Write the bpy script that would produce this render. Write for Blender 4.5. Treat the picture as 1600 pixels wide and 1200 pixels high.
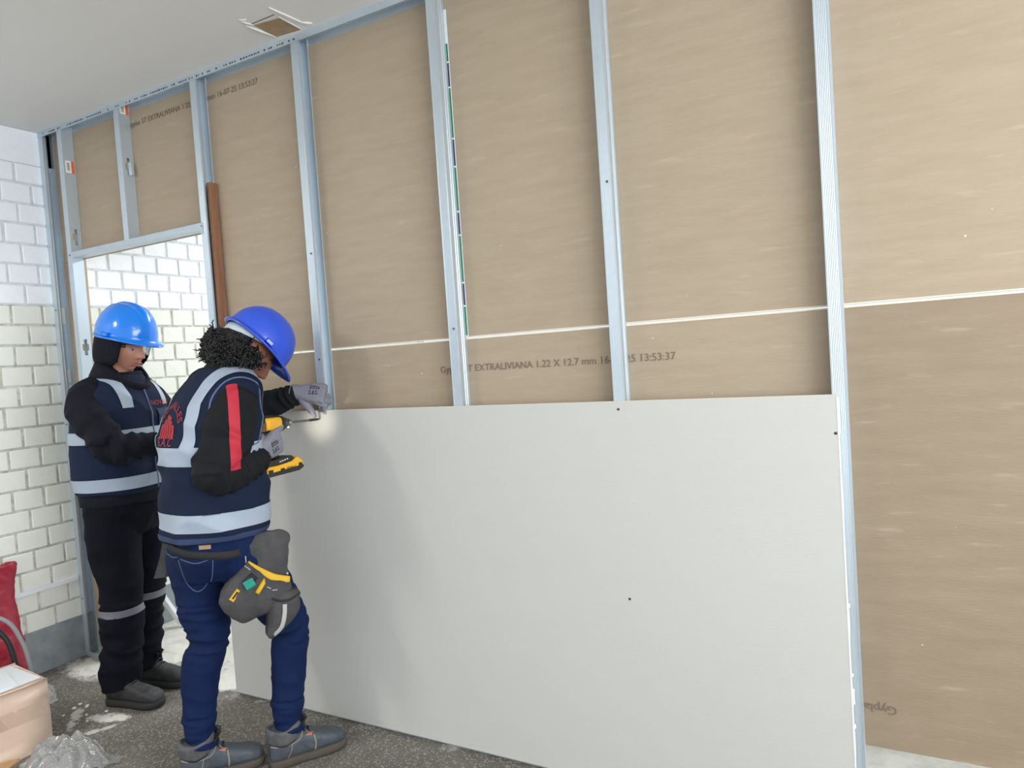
import bpy, bmesh, math, random
from mathutils import Vector, Matrix, noise
from mathutils.bvhtree import BVHTree
random.seed(7)
for o in list(bpy.data.objects): bpy.data.objects.remove(o)
SC = bpy.context.scene; COL = SC.collection
V = Vector; PI = math.pi; RAD = math.radians

# ------------------------------------------------------------------ camera
CAMP = V((2.5683, -2.0408, 1.3891))
cr = V((0.87803888, 0.47381598, -0.06742505)); cu = V((0.04098081, 0.06593031, 0.99698233)); cf = V((-0.47683151, 0.87815239, -0.03847201))
cam = bpy.data.cameras.new('camera'); co = bpy.data.objects.new('camera', cam); COL.objects.link(co)
cam.sensor_fit = 'HORIZONTAL'; cam.sensor_width = 36.0; cam.lens = 36.0 * 1093.81 / 1600.0
cam.clip_start = 0.02; cam.clip_end = 200
M = Matrix((cr, cu, -cf)).transposed().to_4x4(); M.translation = CAMP; co.matrix_world = M
SC.camera = co
# ------------------------------------------------------------------ world, exposure
w = bpy.data.worlds.new('daylight'); SC.world = w; w.use_nodes = True
w.node_tree.nodes['Background'].inputs[0].default_value = (0.86, 0.94, 1.0, 1)
w.node_tree.nodes['Background'].inputs[1].default_value = 0.92
SC.view_settings.view_transform = 'Standard'; SC.view_settings.look = 'None'; SC.view_settings.gamma = 1
SC.view_settings.use_curve_mapping = False; SC.view_settings.exposure = 0.30
# lamps: (x, y, z, power, size_x, size_y, colour) -- fluorescent ceiling fittings of the two rooms
LAMPS = [(-0.45, -2.5, 2.62, 25, 0.25, .9, (1, .98, .95)), (3.4, -2.3, 2.62, 14, 1.2, 0.30, (1, .98, .95)), (0.2, 1.5, 2.62, 36, 1.2, 0.3, (.93, .98, 1))]

# daylight pouring in through the strip window of the right wall (x = 5.0)
WIN = dict(x=5.0, y0=-3.9, y1=-.6, z0=.95, z1=2.45)
la = bpy.data.lights.new('window_daylight', 'AREA'); la.shape = 'RECTANGLE'; la.size = 3.2; la.size_y = 1.45; la.energy = 125; la.color = (.93, .97, 1)
lo = bpy.data.objects.new('window_daylight', la); COL.objects.link(lo); lo.location = (5.16, -2.25, 1.72); lo.rotation_euler = (RAD(90), 0, RAD(90))

# ------------------------------------------------------------------ helpers
def srgb(r, g, b):
    f = lambda c: c / 12.92 if c <= 0.04045 else ((c + 0.055) / 1.055) ** 2.4
    return (f(r / 255), f(g / 255), f(b / 255), 1)
MATS = {}
def mat(name, col, rough=0.6, metal=0.0, spec=0.5, var=0.0, vscale=8.0, vcol=None, bump=0.0, bscale=60.0, stretch=(1, 1, 1), alpha=1.0, emit=None, trans=0.0, sheen=0.0, coat=0.0):
    if name in MATS: return MATS[name]
    m = bpy.data.materials.new(name); m.use_nodes = True; nt = m.node_tree; n = nt.nodes; b = n['Principled BSDF']
    b.inputs['Base Color'].default_value = col; b.inputs['Roughness'].default_value = rough; b.inputs['Metallic'].default_value = metal
    b.inputs['Specular IOR Level'].default_value = spec; b.inputs['Alpha'].default_value = alpha
    b.inputs['Transmission Weight'].default_value = trans; b.inputs['Sheen Weight'].default_value = sheen; b.inputs['Coat Weight'].default_value = coat
    if emit: b.inputs['Emission Color'].default_value = emit[0]; b.inputs['Emission Strength'].default_value = emit[1]
    tc = n.new('ShaderNodeTexCoord'); mp = n.new('ShaderNodeMapping'); mp.inputs['Scale'].default_value = stretch
    nt.links.new(tc.outputs['Object'], mp.inputs['Vector'])
    if var > 0:
        t = n.new('ShaderNodeTexNoise'); t.inputs['Scale'].default_value = vscale; t.inputs['Detail'].default_value = 5; t.inputs['Roughness'].default_value = 0.65
        nt.links.new(mp.outputs[0], t.inputs['Vector'])
        mx = n.new('ShaderNodeMix'); mx.data_type = 'RGBA'; rp = n.new('ShaderNodeMapRange')
        rp.inputs[1].default_value = 0.35; rp.inputs[2].default_value = 0.7; rp.inputs[3].default_value = 0; rp.inputs[4].default_value = var
        nt.links.new(t.outputs[0], rp.inputs[0]); nt.links.new(rp.outputs[0], mx.inputs[0])
        mx.inputs[6].default_value = col; mx.inputs[7].default_value = vcol or tuple(c * 0.6 for c in col[:3]) + (1,)
        nt.links.new(mx.outputs[2], b.inputs['Base Color'])
    if bump > 0:
        t2 = n.new('ShaderNodeTexNoise'); t2.inputs['Scale'].default_value = bscale; t2.inputs['Detail'].default_value = 4
        nt.links.new(mp.outputs[0], t2.inputs['Vector'])
        bp = n.new('ShaderNodeBump'); bp.inputs['Strength'].default_value = bump; bp.inputs['Distance'].default_value = 0.01
        nt.links.new(t2.outputs[0], bp.inputs['Height']); nt.links.new(bp.outputs[0], b.inputs['Normal'])
    MATS[name] = m; return m

def obj(name, src, m, parent=None, smooth=False, loc=None):
    """src: bmesh or mesh in world space -> linked object, origin shifted to parent's (or loc)."""
    if isinstance(src, bmesh.types.BMesh):
        bmesh.ops.recalc_face_normals(src, faces=src.faces)
        me = bpy.data.meshes.new(name); src.to_mesh(me); src.free()
    else: me = src; me.name = name
    o = bpy.data.objects.new(name, me); COL.objects.link(o)
    base = V((0, 0, 0))
    if parent is not None:
        o.parent = parent; base = V(parent['_w'])
    elif loc is not None:
        base = V(loc); o.location = base
    if base.length > 0: me.transform(Matrix.Translation(-base))
    o['_w'] = tuple(base)
    if len(me.materials): me.materials.clear()
    for q in (m if isinstance(m, (list, tuple)) else [m]): me.materials.append(q)
    if smooth:
        for p in me.polygons: p.use_smooth = True
    return o
def thing(name, loc, label, cat, group=None):
    o = bpy.data.objects.new(name, None); COL.objects.link(o); o.location = loc; o['_w'] = tuple(loc); o.empty_display_size = 0.1
    return tag(o, label, cat, group)
def tag(o, label, cat, group=None, kind=None):
    if label: o['label'] = label
    if cat: o['category'] = cat
    if group: o['group'] = group
    if kind: o['kind'] = kind
    return o
def struct(o, label=None):
    o['kind'] = 'structure'
    if label: o['label'] = label
    return o
def box(bm, lo, hi, bev=0.0, mi=0):
    lo = V(lo); hi = V(hi); r = bmesh.ops.create_cube(bm, size=1)
    for v in r['verts']: v.co = V(((v.co[i] + .5) * (hi[i] - lo[i]) + lo[i]) for i in range(3))
    fs = set(f for v in r['verts'] for f in v.link_faces)
    for f in fs: f.material_index = mi
    if bev > 0:
        es = list(set(e for v in r['verts'] for e in v.link_edges))
        bmesh.ops.bevel(bm, geom=es, offset=bev, segments=2, affect='EDGES', profile=0.6)
def obox(bm, c, ax, ay, az, hx, hy, hz, bev=0.0):
    """oriented box: centre c, axes, half sizes"""
    r = bmesh.ops.create_cube(bm, size=2)
    ax, ay, az = V(ax).normalized(), V(ay).normalized(), V(az).normalized(); vs = r['verts']
    for v in vs: v.co = V(c) + ax * v.co.x * hx + ay * v.co.y * hy + az * v.co.z * hz
    if bev > 0: bmesh.ops.bevel(bm, geom=list(set(e for v in vs for e in v.link_edges)), offset=bev, segments=2, affect='EDGES', profile=0.6)
def prism(bm, pts, a, b):
    """closed polygon pts (list of Vector) swept by vector from a to b"""
    A = [bm.verts.new(p + V(a)) for p in pts]; B = [bm.verts.new(p + V(b)) for p in pts]; n = len(pts)
    bm.faces.new(A); bm.faces.new(B[::-1])
    for i in range(n): bm.faces.new((A[i], B[i], B[(i + 1) % n], A[(i + 1) % n]))
def rings(bm, rs, cap=True, close=False):
    L = [[bm.verts.new(p) for p in r] for r in rs]; n = len(L[0])
    for a, b in zip(L, L[1:] + ([L[0]] if close else [])):
        for i in range(n): bm.faces.new((a[i], a[(i + 1) % n], b[(i + 1) % n], b[i]))
    if cap and not close: bm.faces.new(L[0][::-1]); bm.faces.new(L[-1])
def loft(bm, secs, n=28):
    """secs: (centre, ux, uy, a, b[, exponent])"""
    rs = []
    for s in secs:
        c, ux, uy, a, b = s[:5]; e = s[5] if len(s) > 5 else 2.0
        r = []
        for i in range(n):
            t = 2 * PI * i / n; x, y = math.cos(t), math.sin(t)
            r.append(V(c) + V(ux) * a * math.copysign(abs(x) ** (2 / e), x) + V(uy) * b * math.copysign(abs(y) ** (2 / e), y))
        rs.append(r)
    rings(bm, rs)
def spline(pts, k=6):
    """Catmull-Rom through rows (any dim)"""
    P = [pts[0]] + list(pts) + [pts[-1]]; out = []
    for i in range(1, len(P) - 2):
        for j in range(k):
            t = j / k
            out.append([0.5 * (2 * b + (c - a) * t + (2 * a - 5 * b + 4 * c - d) * t * t + (-a + 3 * b - 3 * c + d) * t ** 3) for a, b, c, d in zip(P[i - 1], P[i], P[i + 1], P[i + 2])])
    out.append(list(pts[-1])); return out
def tube(bm, pts, rad, n=12, k=0, flat=1.0, up=None):
    """pts list of 3D; rad number or list"""
    if not isinstance(rad, (list, tuple)): rad = [rad] * len(pts)
    rows = [list(p) + [r] for p, r in zip(pts, rad)]
    if k: rows = spline(rows, k)
    P = [V(r[:3]) for r in rows]; R = [r[3] for r in rows]; rs = []
    u = None
    for i, p in enumerate(P):
        t = (P[min(i + 1, len(P) - 1)] - P[max(i - 1, 0)]).normalized()
        if u is None:
            u = V(up) if up else (V((0, 0, 1)) if abs(t.z) < 0.9 else V((1, 0, 0)))
        u = (u - t * u.dot(t)).normalized(); v = t.cross(u)
        rs.append([p + u * R[i] * math.cos(2 * PI * j / n) + v * R[i] * flat * math.sin(2 * PI * j / n) for j in range(n)])
    rings(bm, rs)
def ball(bm, c, r, mtx=None, u=20, v=14):
    q = bmesh.ops.create_uvsphere(bm, u_segments=u, v_segments=v, radius=1)
    rr = V(r) if isinstance(r, (tuple, list, Vector)) else V((r, r, r))
    for x in q['verts']:
        x.co = V((x.co[i] * rr[i] for i in range(3)))
        if mtx is not None: x.co = mtx @ x.co
        x.co += V(c)
def remesh(bm, voxel, smooth=3):
    bmesh.ops.recalc_face_normals(bm, faces=bm.faces)
    me = bpy.data.meshes.new('tmp'); bm.to_mesh(me); bm.free()
    o = bpy.data.objects.new('tmp', me); COL.objects.link(o)
    md = o.modifiers.new('r', 'REMESH'); md.mode = 'VOXEL'; md.voxel_size = voxel
    dg = bpy.context.evaluated_depsgraph_get(); m2 = bpy.data.meshes.new_from_object(o.evaluated_get(dg))
    bpy.data.objects.remove(o); bpy.data.meshes.remove(me)
    b2 = bmesh.new(); b2.from_mesh(m2); bpy.data.meshes.remove(m2)
    for _ in range(smooth): bmesh.ops.smooth_vert(b2, verts=b2.verts, factor=0.5, use_axis_x=True, use_axis_y=True, use_axis_z=True)
    b2.normal_update(); return b2
def displace(bm, fn):
    bm.normal_update(); off = [(v, v.normal * fn(v.co, v.normal)) for v in bm.verts]
    for v, d in off: v.co += d
    bm.normal_update()
def folds(segs, fine=0.004, seed=0):
    """wrinkles running round limbs. segs: (p0, p1, amp0, amp1, freq)"""
    S = [(V(a), V(b), x, y, f) for a, b, x, y, f in segs]
    def fn(c, nrm):
        best = None
        for a, b, x, y, f in S:
            d = b - a; t = max(0, min(1, (c - a).dot(d) / d.length_squared)); q = (c - (a + d * t)).length
            if best is None or q < best[0]: best = (q, a, d, t, x, y, f)
        _, a, d, t, x, y, f = best; dn = d.normalized(); s = (c - a).dot(dn); lat = (c - a) - dn * s
        amp = x + (y - x) * t
        k = noise.noise(V((lat.x * 7 + seed, lat.y * 7, lat.z * 7 + s * f))) ; r = 1 - abs(k) * 2.2
        k2 = noise.noise(V((lat.x * 9 + seed + 9, lat.y * 9 + s * f * .8, lat.z * 9)))
        return amp * (r - 0.55) + amp * 0.7 * k2 + fine * 0.4 * noise.noise(c * 22)
    return fn
def clip(bm, co, no):
    """keep the half-space with (p-co).no >= 0"""
    g = bm.verts[:] + bm.edges[:] + bm.faces[:]
    bmesh.ops.bisect_plane(bm, geom=g, plane_co=V(co), plane_no=V(no), clear_inner=True)
def patch(src, planes, off=0.003, thick=0.0):
    """copy of a surface cut by planes and lifted off it"""
    b = src.copy()
    for c, n in planes: clip(b, c, n)
    b.normal_update()
    for v in b.verts: v.co += v.normal * off
    if thick:
        ext = bmesh.ops.extrude_face_region(b, geom=b.faces[:])
        for v in [e for e in ext['geom'] if isinstance(e, bmesh.types.BMVert)]: pass
    return b
def textmesh(body, size, ext=0.0003, align='LEFT', space=1.0):
    cu_ = bpy.data.curves.new('t', 'FONT'); cu_.body = body; cu_.size = size; cu_.extrude = ext; cu_.align_x = align; cu_.space_character = space; cu_.resolution_u = 3
    o = bpy.data.objects.new('t', cu_); COL.objects.link(o)
    dg = bpy.context.evaluated_depsgraph_get(); me = bpy.data.meshes.new_from_object(o.evaluated_get(dg))
    bpy.data.objects.remove(o); bpy.data.curves.remove(cu_); return me
def put_text(name, body, size, origin, ux, uy, m, parent, ext=0.0003, align='LEFT', space=1.0):
    me = textmesh(body, size, ext, align, space); ux = V(ux).normalized(); uy = V(uy).normalized(); uz = ux.cross(uy)
    T = Matrix((ux, uy, uz)).transposed().to_4x4(); T.translation = V(origin); me.transform(T)
    return obj(name, me, m, parent)
def wrap_text(name, body, size, bvh, origin, ux, uy, m, parent, lift=0.003, align='CENTER', arc=None):
    """text projected on a surface along -(ux x uy)"""
    me = textmesh(body, size, 0.0, align); bm = bmesh.new(); bm.from_mesh(me)
    bmesh.ops.triangulate(bm, faces=bm.faces); bmesh.ops.subdivide_edges(bm, edges=[e for e in bm.edges if e.calc_length() > size * .25], cuts=2)
    ux = V(ux).normalized(); uy = V(uy).normalized(); uz = ux.cross(uy)
    dead = []
    for v in bm.verts:
        x, y = v.co.x, v.co.y
        if arc: a = x / arc; x, y = math.sin(a) * (arc + y), math.cos(a) * (arc + y) - arc
        p = V(origin) + ux * x + uy * y + uz * 0.3
        h = bvh.ray_cast(p, -uz)
        if h[0] is None: dead.append(v)
        else: v.co = h[0] + h[1] * lift if h[1].dot(uz) > 0 else h[0] - h[1] * lift
    bmesh.ops.delete(bm, geom=dead, context='VERTS')
    return obj(name, bm, m, parent)

# ------------------------------------------------------------------ materials
def steel_mat():
    m = mat('galvanised_steel', srgb(196, 206, 214), rough=0.42, metal=0.55, var=0.55, vscale=9, vcol=srgb(206, 219, 228), bump=0.03, bscale=160, stretch=(1, 1, .25)); return m
STEEL = steel_mat()
def kraft(name, c1, c2):
    m = bpy.data.materials.new(name); m.use_nodes = True; nt = m.node_tree; n = nt.nodes; b = n['Principled BSDF']
    tc = n.new('ShaderNodeTexCoord')
    mp = n.new('ShaderNodeMapping'); mp.inputs['Scale'].default_value = (1.4, 1, 9); mp.inputs['Rotation'].default_value = (0, RAD(2), 0)
    nt.links.new(tc.outputs['Object'], mp.inputs[0])
    t = n.new('ShaderNodeTexNoise'); t.inputs['Scale'].default_value = 3.2; t.inputs['Detail'].default_value = 6; t.inputs['Roughness'].default_value = .62; nt.links.new(mp.outputs[0], t.inputs['Vector'])
    r = n.new('ShaderNodeValToRGB'); r.color_ramp.elements[0].position = .3; r.color_ramp.elements[0].color = c2; r.color_ramp.elements[1].position = .7; r.color_ramp.elements[1].color = c1
    nt.links.new(t.outputs[0], r.inputs[0])
    # pale scuffs
    mp2 = n.new('ShaderNodeMapping'); mp2.inputs['Scale'].default_value = (3.1, 1, 21); mp2.inputs['Rotation'].default_value = (0, RAD(-7), 0); nt.links.new(tc.outputs['Object'], mp2.inputs[0])
    t2 = n.new('ShaderNodeTexNoise'); t2.inputs['Scale'].default_value = 2.1; t2.inputs['Detail'].default_value = 3; nt.links.new(mp2.outputs[0], t2.inputs['Vector'])
    mr = n.new('ShaderNodeMapRange'); mr.inputs[1].default_value = .62; mr.inputs[2].default_value = .80; mr.inputs[4].default_value = .38; nt.links.new(t2.outputs[0], mr.inputs[0])
    mx = n.new('ShaderNodeMix'); mx.data_type = 'RGBA'; nt.links.new(mr.outputs[0], mx.inputs[0]); nt.links.new(r.outputs[0], mx.inputs[6]); mx.inputs[7].default_value = srgb(206, 190, 168)
    # specks
    vo = n.new('ShaderNodeTexVoronoi'); vo.inputs['Scale'].default_value = 13; nt.links.new(tc.outputs['Object'], vo.inputs['Vector'])
    m3 = n.new('ShaderNodeMapRange'); m3.inputs[1].default_value = .02; m3.inputs[2].default_value = .045; m3.inputs[3].default_value = .6; m3.inputs[4].default_value = 0; nt.links.new(vo.outputs['Distance'], m3.inputs[0])
    t4 = n.new('ShaderNodeTexNoise'); t4.inputs['Scale'].default_value = 2.2; nt.links.new(tc.outputs['Object'], t4.inputs['Vector'])
    m4 = n.new('ShaderNodeMapRange'); m4.inputs[1].default_value = .5; m4.inputs[2].default_value = .56; nt.links.new(t4.outputs[0], m4.inputs[0])
    mm = n.new('ShaderNodeMath'); mm.operation = 'MULTIPLY'; nt.links.new(m3.outputs[0], mm.inputs[0]); nt.links.new(m4.outputs[0], mm.inputs[1])
    mx2 = n.new('ShaderNodeMix'); mx2.data_type = 'RGBA'; nt.links.new(mm.outputs[0], mx2.inputs[0]); nt.links.new(mx.outputs[2], mx2.inputs[6])
    nt.links.new(vo.outputs['Color'], mx2.inputs[7])
    hs = n.new('ShaderNodeHueSaturation'); hs.inputs['Saturation'].default_value = .2; nt.links.new(vo.outputs['Color'], hs.inputs['Color']); nt.links.new(hs.outputs[0], mx2.inputs[7])
    nt.links.new(mx2.outputs[2], b.inputs['Base Color'])
    b.inputs['Roughness'].default_value = .55; b.inputs['Specular IOR Level'].default_value = .35
    # fine horizontal ribbing of the paper
    wv = n.new('ShaderNodeTexNoise'); wv.inputs['Scale'].default_value = 40; mp3 = n.new('ShaderNodeMapping'); mp3.inputs['Scale'].default_value = (1, 1, 8); nt.links.new(tc.outputs['Object'], mp3.inputs[0]); nt.links.new(mp3.outputs[0], wv.inputs['Vector'])
    bp = n.new('ShaderNodeBump'); bp.inputs['Strength'].default_value = .12; bp.inputs['Distance'].default_value = .004; nt.links.new(wv.outputs[0], bp.inputs['Height']); nt.links.new(bp.outputs[0], b.inputs['Normal'])
    return m
KRAFT = kraft('kraft_paper', srgb(181, 164, 142), srgb(173, 155, 132))
KRAFT_SHADED = kraft('kraft_paper_shaded', srgb(162, 144, 122), srgb(152, 134, 112))  # same paper darkened evenly: shading toward the floor painted into the colour
PAPER = mat('grey_board_paper', srgb(204, 203, 198), rough=.6, spec=.4, var=.35, vscale=2.5, vcol=srgb(200, 199, 194), bump=.05, bscale=60, stretch=(.6, 1, 5))
EDGE = mat('board_edge_cream', srgb(236, 226, 208), rough=.8)
GYPSUM = mat('gypsum', srgb(238, 238, 234), rough=.9)
INK = mat('board_print_ink', srgb(128, 113, 98), rough=.8)
CEILM = mat('ceiling_paint', srgb(236, 235, 232), rough=.85, var=.2, vscale=3, vcol=srgb(226, 225, 222), bump=.03, bscale=30)
WHITE = mat('white_paint', srgb(236, 238, 242), rough=.6)
BRW = mat('brick_white_paint', srgb(248, 250, 254), rough=.55, var=.3, vscale=14, vcol=srgb(232, 236, 243), bump=.15, bscale=70)
BRC = mat('brick_cream_paint', srgb(236, 237, 228), rough=.55, var=.35, vscale=11, vcol=srgb(227, 228, 218), bump=.15, bscale=70)
MOW = mat('mortar_white', srgb(228, 232, 238), rough=.8, var=.5, vscale=25, vcol=srgb(170, 172, 176), bump=.4, bscale=90)
MOC = mat('mortar_cream', srgb(224, 224, 214), rough=.85, var=.8, vscale=22, vcol=srgb(150, 148, 138), bump=.5, bscale=90)
CEMENT = mat('cement_plinth', srgb(150, 156, 158), rough=.7, var=.8, vscale=9, vcol=srgb(112, 120, 124), bump=.2, bscale=50)
SCREWM = mat('screw_metal', srgb(90, 92, 96), rough=.35, metal=1)

def floor_mat():
    m = bpy.data.materials.new('worn_terrazzo'); m.use_nodes = True; nt = m.node_tree; n = nt.nodes; b = n['Principled BSDF']
    tc = n.new('ShaderNodeTexCoord')
    def nz(s, d=5, r=.6):
        t = n.new('ShaderNodeTexNoise'); t.inputs['Scale'].default_value = s; t.inputs['Detail'].default_value = d; t.inputs['Roughness'].default_value = r; nt.links.new(tc.outputs['Object'], t.inputs['Vector']); return t
    def mrange(x, a, c, lo=0, hi=1):
        q = n.new('ShaderNodeMapRange'); q.inputs[1].default_value = a; q.inputs[2].default_value = c; q.inputs[3].default_value = lo; q.inputs[4].default_value = hi; nt.links.new(x, q.inputs[0]); return q.outputs[0]
    def mix(f, a, c):
        q = n.new('ShaderNodeMix'); q.data_type = 'RGBA'; nt.links.new(f, q.inputs[0])
        for s, x in ((6, a), (7, c)):
            if isinstance(x, tuple): q.inputs[s].default_value = x
            else: nt.links.new(x, q.inputs[s])
        return q.outputs[2]
    def math_(op, a, c):
        q = n.new('ShaderNodeMath'); q.operation = op; q.use_clamp = True
        for s, x in ((0, a), (1, c)):
            if isinstance(x, (int, float)): q.inputs[s].default_value = x
            else: nt.links.new(x, q.inputs[s])
        return q.outputs[0]
    base = mix(mrange(nz(3.5).outputs[0], .35, .7), srgb(98, 93, 86), srgb(121, 116, 109))
    vo = n.new('ShaderNodeTexVoronoi'); vo.inputs['Scale'].default_value = 190; nt.links.new(tc.outputs['Object'], vo.inputs['Vector'])
    sp = n.new('ShaderNodeSeparateColor'); nt.links.new(vo.outputs['Color'], sp.inputs[0])
    chips = mrange(sp.outputs[0], .80, .86); dark = mrange(sp.outputs[1], .82, .9)
    c = mix(math_('MULTIPLY', chips, .45), base, srgb(196, 190, 178)); c = mix(math_('MULTIPLY', dark, .4), c, srgb(84, 78, 70))
    c = mix(mrange(nz(60, 3).outputs[0], .62, .75, 0, .5), c, srgb(190, 184, 172))
    # plaster dust trodden into the floor: everywhere beyond the doorway, and in drifts around it
    xyz = n.new('ShaderNodeSeparateXYZ'); nt.links.new(tc.outputs['Object'], xyz.inputs[0])
    wob = nz(5, 6, .7).outputs[0]
    yb = math_('ADD', xyz.outputs[1], mrange(wob, .3, .7, -.12, .12))
    room = mrange(yb, .0, .10)
    dusty = math_('MULTIPLY', room, mrange(nz(7, 6, .7).outputs[0], .25, .6, .45, 1))
    def blob(cx, cy, rx, ry, ang, lo=.35, hi=.75, amt=.9):
        mp = n.new('ShaderNodeMapping'); mp.vector_type = 'TEXTURE'; mp.inputs['Location'].default_value = (cx, cy, 0); mp.inputs['Rotation'].default_value = (0, 0, RAD(ang)); mp.inputs['Scale'].default_value = (rx, ry, 1)
        nt.links.new(tc.outputs['Object'], mp.inputs[0]); ln = n.new('ShaderNodeVectorMath'); ln.operation = 'LENGTH'; nt.links.new(mp.outputs[0], ln.inputs[0])
        f = mrange(ln.outputs[1], .35, 1.1, 1, 0)
        return mrange(math_('MULTIPLY', f, mrange(nz(24, 6, .75).outputs[0], .3, .62, .15, 1.15)), lo, hi, 0, amt)
    d = dusty
    for a in [(-.36, -.36, .13, .05, 20, .28, .55, .9), (-.30, -.44, .10, .03, 60, .4, .7, .6), (-.92, -.08, .30, .13, 0, .22, .6, .9), (-.62, -.02, .3, .07, 0, .3, .6, .8), (-.12, .06, .12, .10, 10, .25, .5, 1), (-.5, -.42, .18, .04, -40, .45, .7, .7), (-1.0, .42, .3, .3, 0, .2, .8, .8)]:
        d = math_('MAXIMUM', d, blob(*a))
    c = mix(d, c, srgb(226, 224, 216))
    nt.links.new(c, b.inputs['Base Color']); b.inputs['Roughness'].default_value = .62; b.inputs['Specular IOR Level'].default_value = .35
    bp = n.new('ShaderNodeBump'); bp.inputs['Strength'].default_value = .25; bp.inputs['Distance'].default_value = .003; nt.links.new(nz(120, 4).outputs[0], bp.inputs['Height']); nt.links.new(bp.outputs[0], b.inputs['Normal'])
    return m

# ------------------------------------------------------------------ shell
CEIL = 2.671; XL = -1.152
b = bmesh.new(); box(b, (-1.3, -4.6, -.1), (6.2, 3.2, 0)); struct(obj('floor', b, floor_mat()), 'worn grey-brown speckled floor with white plaster dust')
b = bmesh.new(); box(b, (-1.3, -4.6, CEIL), (6.2, 3.2, CEIL + .1)); ceiling = struct(obj('ceiling', b, CEILM), 'flat off-white painted ceiling')

b = bmesh.new(); W_ = WIN
for lo_, hi_ in (((5.0, -4.6, 0), (5.12, .4, W_['z0'])), ((5.0, -4.6, W_['z1']), (5.12, .4, CEIL)), ((5.0, -4.6, W_['z0']), (5.12, W_['y0'], W_['z1'])), ((5.0, W_['y1'], W_['z0']), (5.12, .4, W_['z1']))): box(b, lo_, hi_)
struct(obj('wall_right', b, WHITE), 'white painted wall with a strip window')
b = bmesh.new()
for y in (W_['y0'] + .02, -2.8, -1.7, W_['y1'] - .02): box(b, (5.03, y - .02, W_['z0']), (5.08, y + .02, W_['z1']))
for z in (W_['z0'] + .02, W_['z1'] - .02): box(b, (5.03, W_['y0'], z - .02), (5.08, W_['y1'], z + .02))
struct(obj('window_1', b, WHITE), 'white metal frame of the strip window')
# left brick wall: mortar bed with single bricks proud of it
b = bmesh.new(); box(b, (XL - .13, -4.6, 0), (XL - .006, 3.2, 1.805), mi=1); box(b, (XL - .13, -4.6, 1.805), (XL - .006, 3.2, CEIL), mi=0)
wl = struct(obj('wall_left', b, [MOW, MOC]), 'brick wall painted white above and cream below')
b = bmesh.new(); box(b, (XL - .1, -4.6, 2.503), (XL + .001, 3.2, CEIL - .001), .002); obj('plaster_band', b, BRW, wl)
b = bmesh.new(); box(b, (XL - .1, -4.6, 0), (XL + .006, 3.2, .214), .004); obj('cement_plinth', b, CEMENT, wl)['label'] = 'bluish grey cement plinth'
PIT, LEN = .1, .143
brick_meshes = {}
def brick_mesh(k, mname):
    key = (k, mname)
    if key not in brick_meshes:
        rr = random.Random(k); bb = bmesh.new(); L = LEN - .013; H = PIT - .011
        box(bb, (-.06, -L / 2, -H / 2), (0, L / 2, H / 2))
        for v in bb.verts: v.co += V((rr.uniform(-.0015, .0015), rr.uniform(-.002, .002), rr.uniform(-.0018, .0018)))
        bmesh.ops.bevel(bb, geom=bb.edges[:], offset=.0035, segments=1, affect='EDGES')
        me = bpy.data.meshes.new('brick'); bb.to_mesh(me); bb.free(); me.materials.append(BRW if mname == 'w' else BRC); brick_meshes[key] = me
    return brick_meshes[key]
rest = bmesh.new(); rests = {'w': rest, 'c': bmesh.new()}
nb = 0
for r in range(-16, 7):
    z = 1.805 + (r + .5) * PIT; mname = 'w' if r >= 0 else 'c'
    off = .0 if r % 2 else LEN / 2
    for k in range(-34, 24):
        y = k * LEN + off + .02
        if not (-4.55 < y < 3.1): continue
        zz0 = z - PIT / 2
        if zz0 < .2: continue
        vis = (-.52 < y < 1.12)
        if vis:
            o = bpy.data.objects.new('brick', brick_mesh(random.randrange(7), mname)); COL.objects.link(o); o.parent = wl
            o.location = (XL + random.uniform(-.0012, .0012), y, z); nb += 1
        else:
            box(rests[mname], (XL - .05, y - LEN / 2 + .006, z - PIT / 2 + .006), (XL, y + LEN / 2 - .006, z + PIT / 2 - .006))
for k, m in (('w', BRW), ('c', BRC)):
    o = obj('brickwork', rests[k], m, wl); o['kind'] = 'stuff'
# rest of the partition beyond the frame is left open: daylight comes from there

# ------------------------------------------------------------------ steel studs and tracks
HW = .0187; DEP = .0556
def rib_flange(x0, x1, y, d=.0006, n=9):
    """points along the knurled front flange"""
    pts = []
    for i in range(n * 2 + 1):
        x = x0 + (x1 - x0) * i / (n * 2); pts.append((x, y + (d if i % 2 and 2 < i < n * 2 - 2 else 0)))
    return pts
def stud_profile(x, web):
    """closed thin polygon of a C stud; web = +1 on the right side, -1 on the left"""
    T = .0012; L = .007; s = web
    outer = [(x + s * HW * q[0] / HW, q[1]) for q in []]
    f = rib_flange(x - s * HW, x + s * HW, 0)
    webp = [(x + s * HW, DEP * .28), (x + s * (HW - .0022), DEP * .34), (x + s * (HW - .0022), DEP * .44), (x + s * HW, DEP * .5), (x + s * (HW - .0022), DEP * .56), (x + s * (HW - .0022), DEP * .66), (x + s * HW, DEP * .72)]
    out = [(x - s * HW, L)] + f + webp + [(x + s * HW, DEP), (x - s * HW, DEP), (x - s * HW, DEP - L)]
    xi = x + s * (HW - T); xo = x - s * (HW - T)
    inn = [(xo, DEP - L), (xo, DEP - T), (xi, DEP - T)] + [(px - s * T, py) for px, py in reversed(webp)] + [(xi, T + .0007), (xo, T + .0007), (xo, L)]
    return [V((a, c, 0)) for a, c in out + inn]
def stud(x, z0, z1, web, label, lean=0.0):
    b = bmesh.new(); prism(b, stud_profile(x, web), (0, 0, z0), (lean, 0, z1))
    o = obj('metal_stud', b, STEEL, loc=(x, 0, z0)); tag(o, label, 'stud', 'galvanised wall studs'); return o
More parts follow.
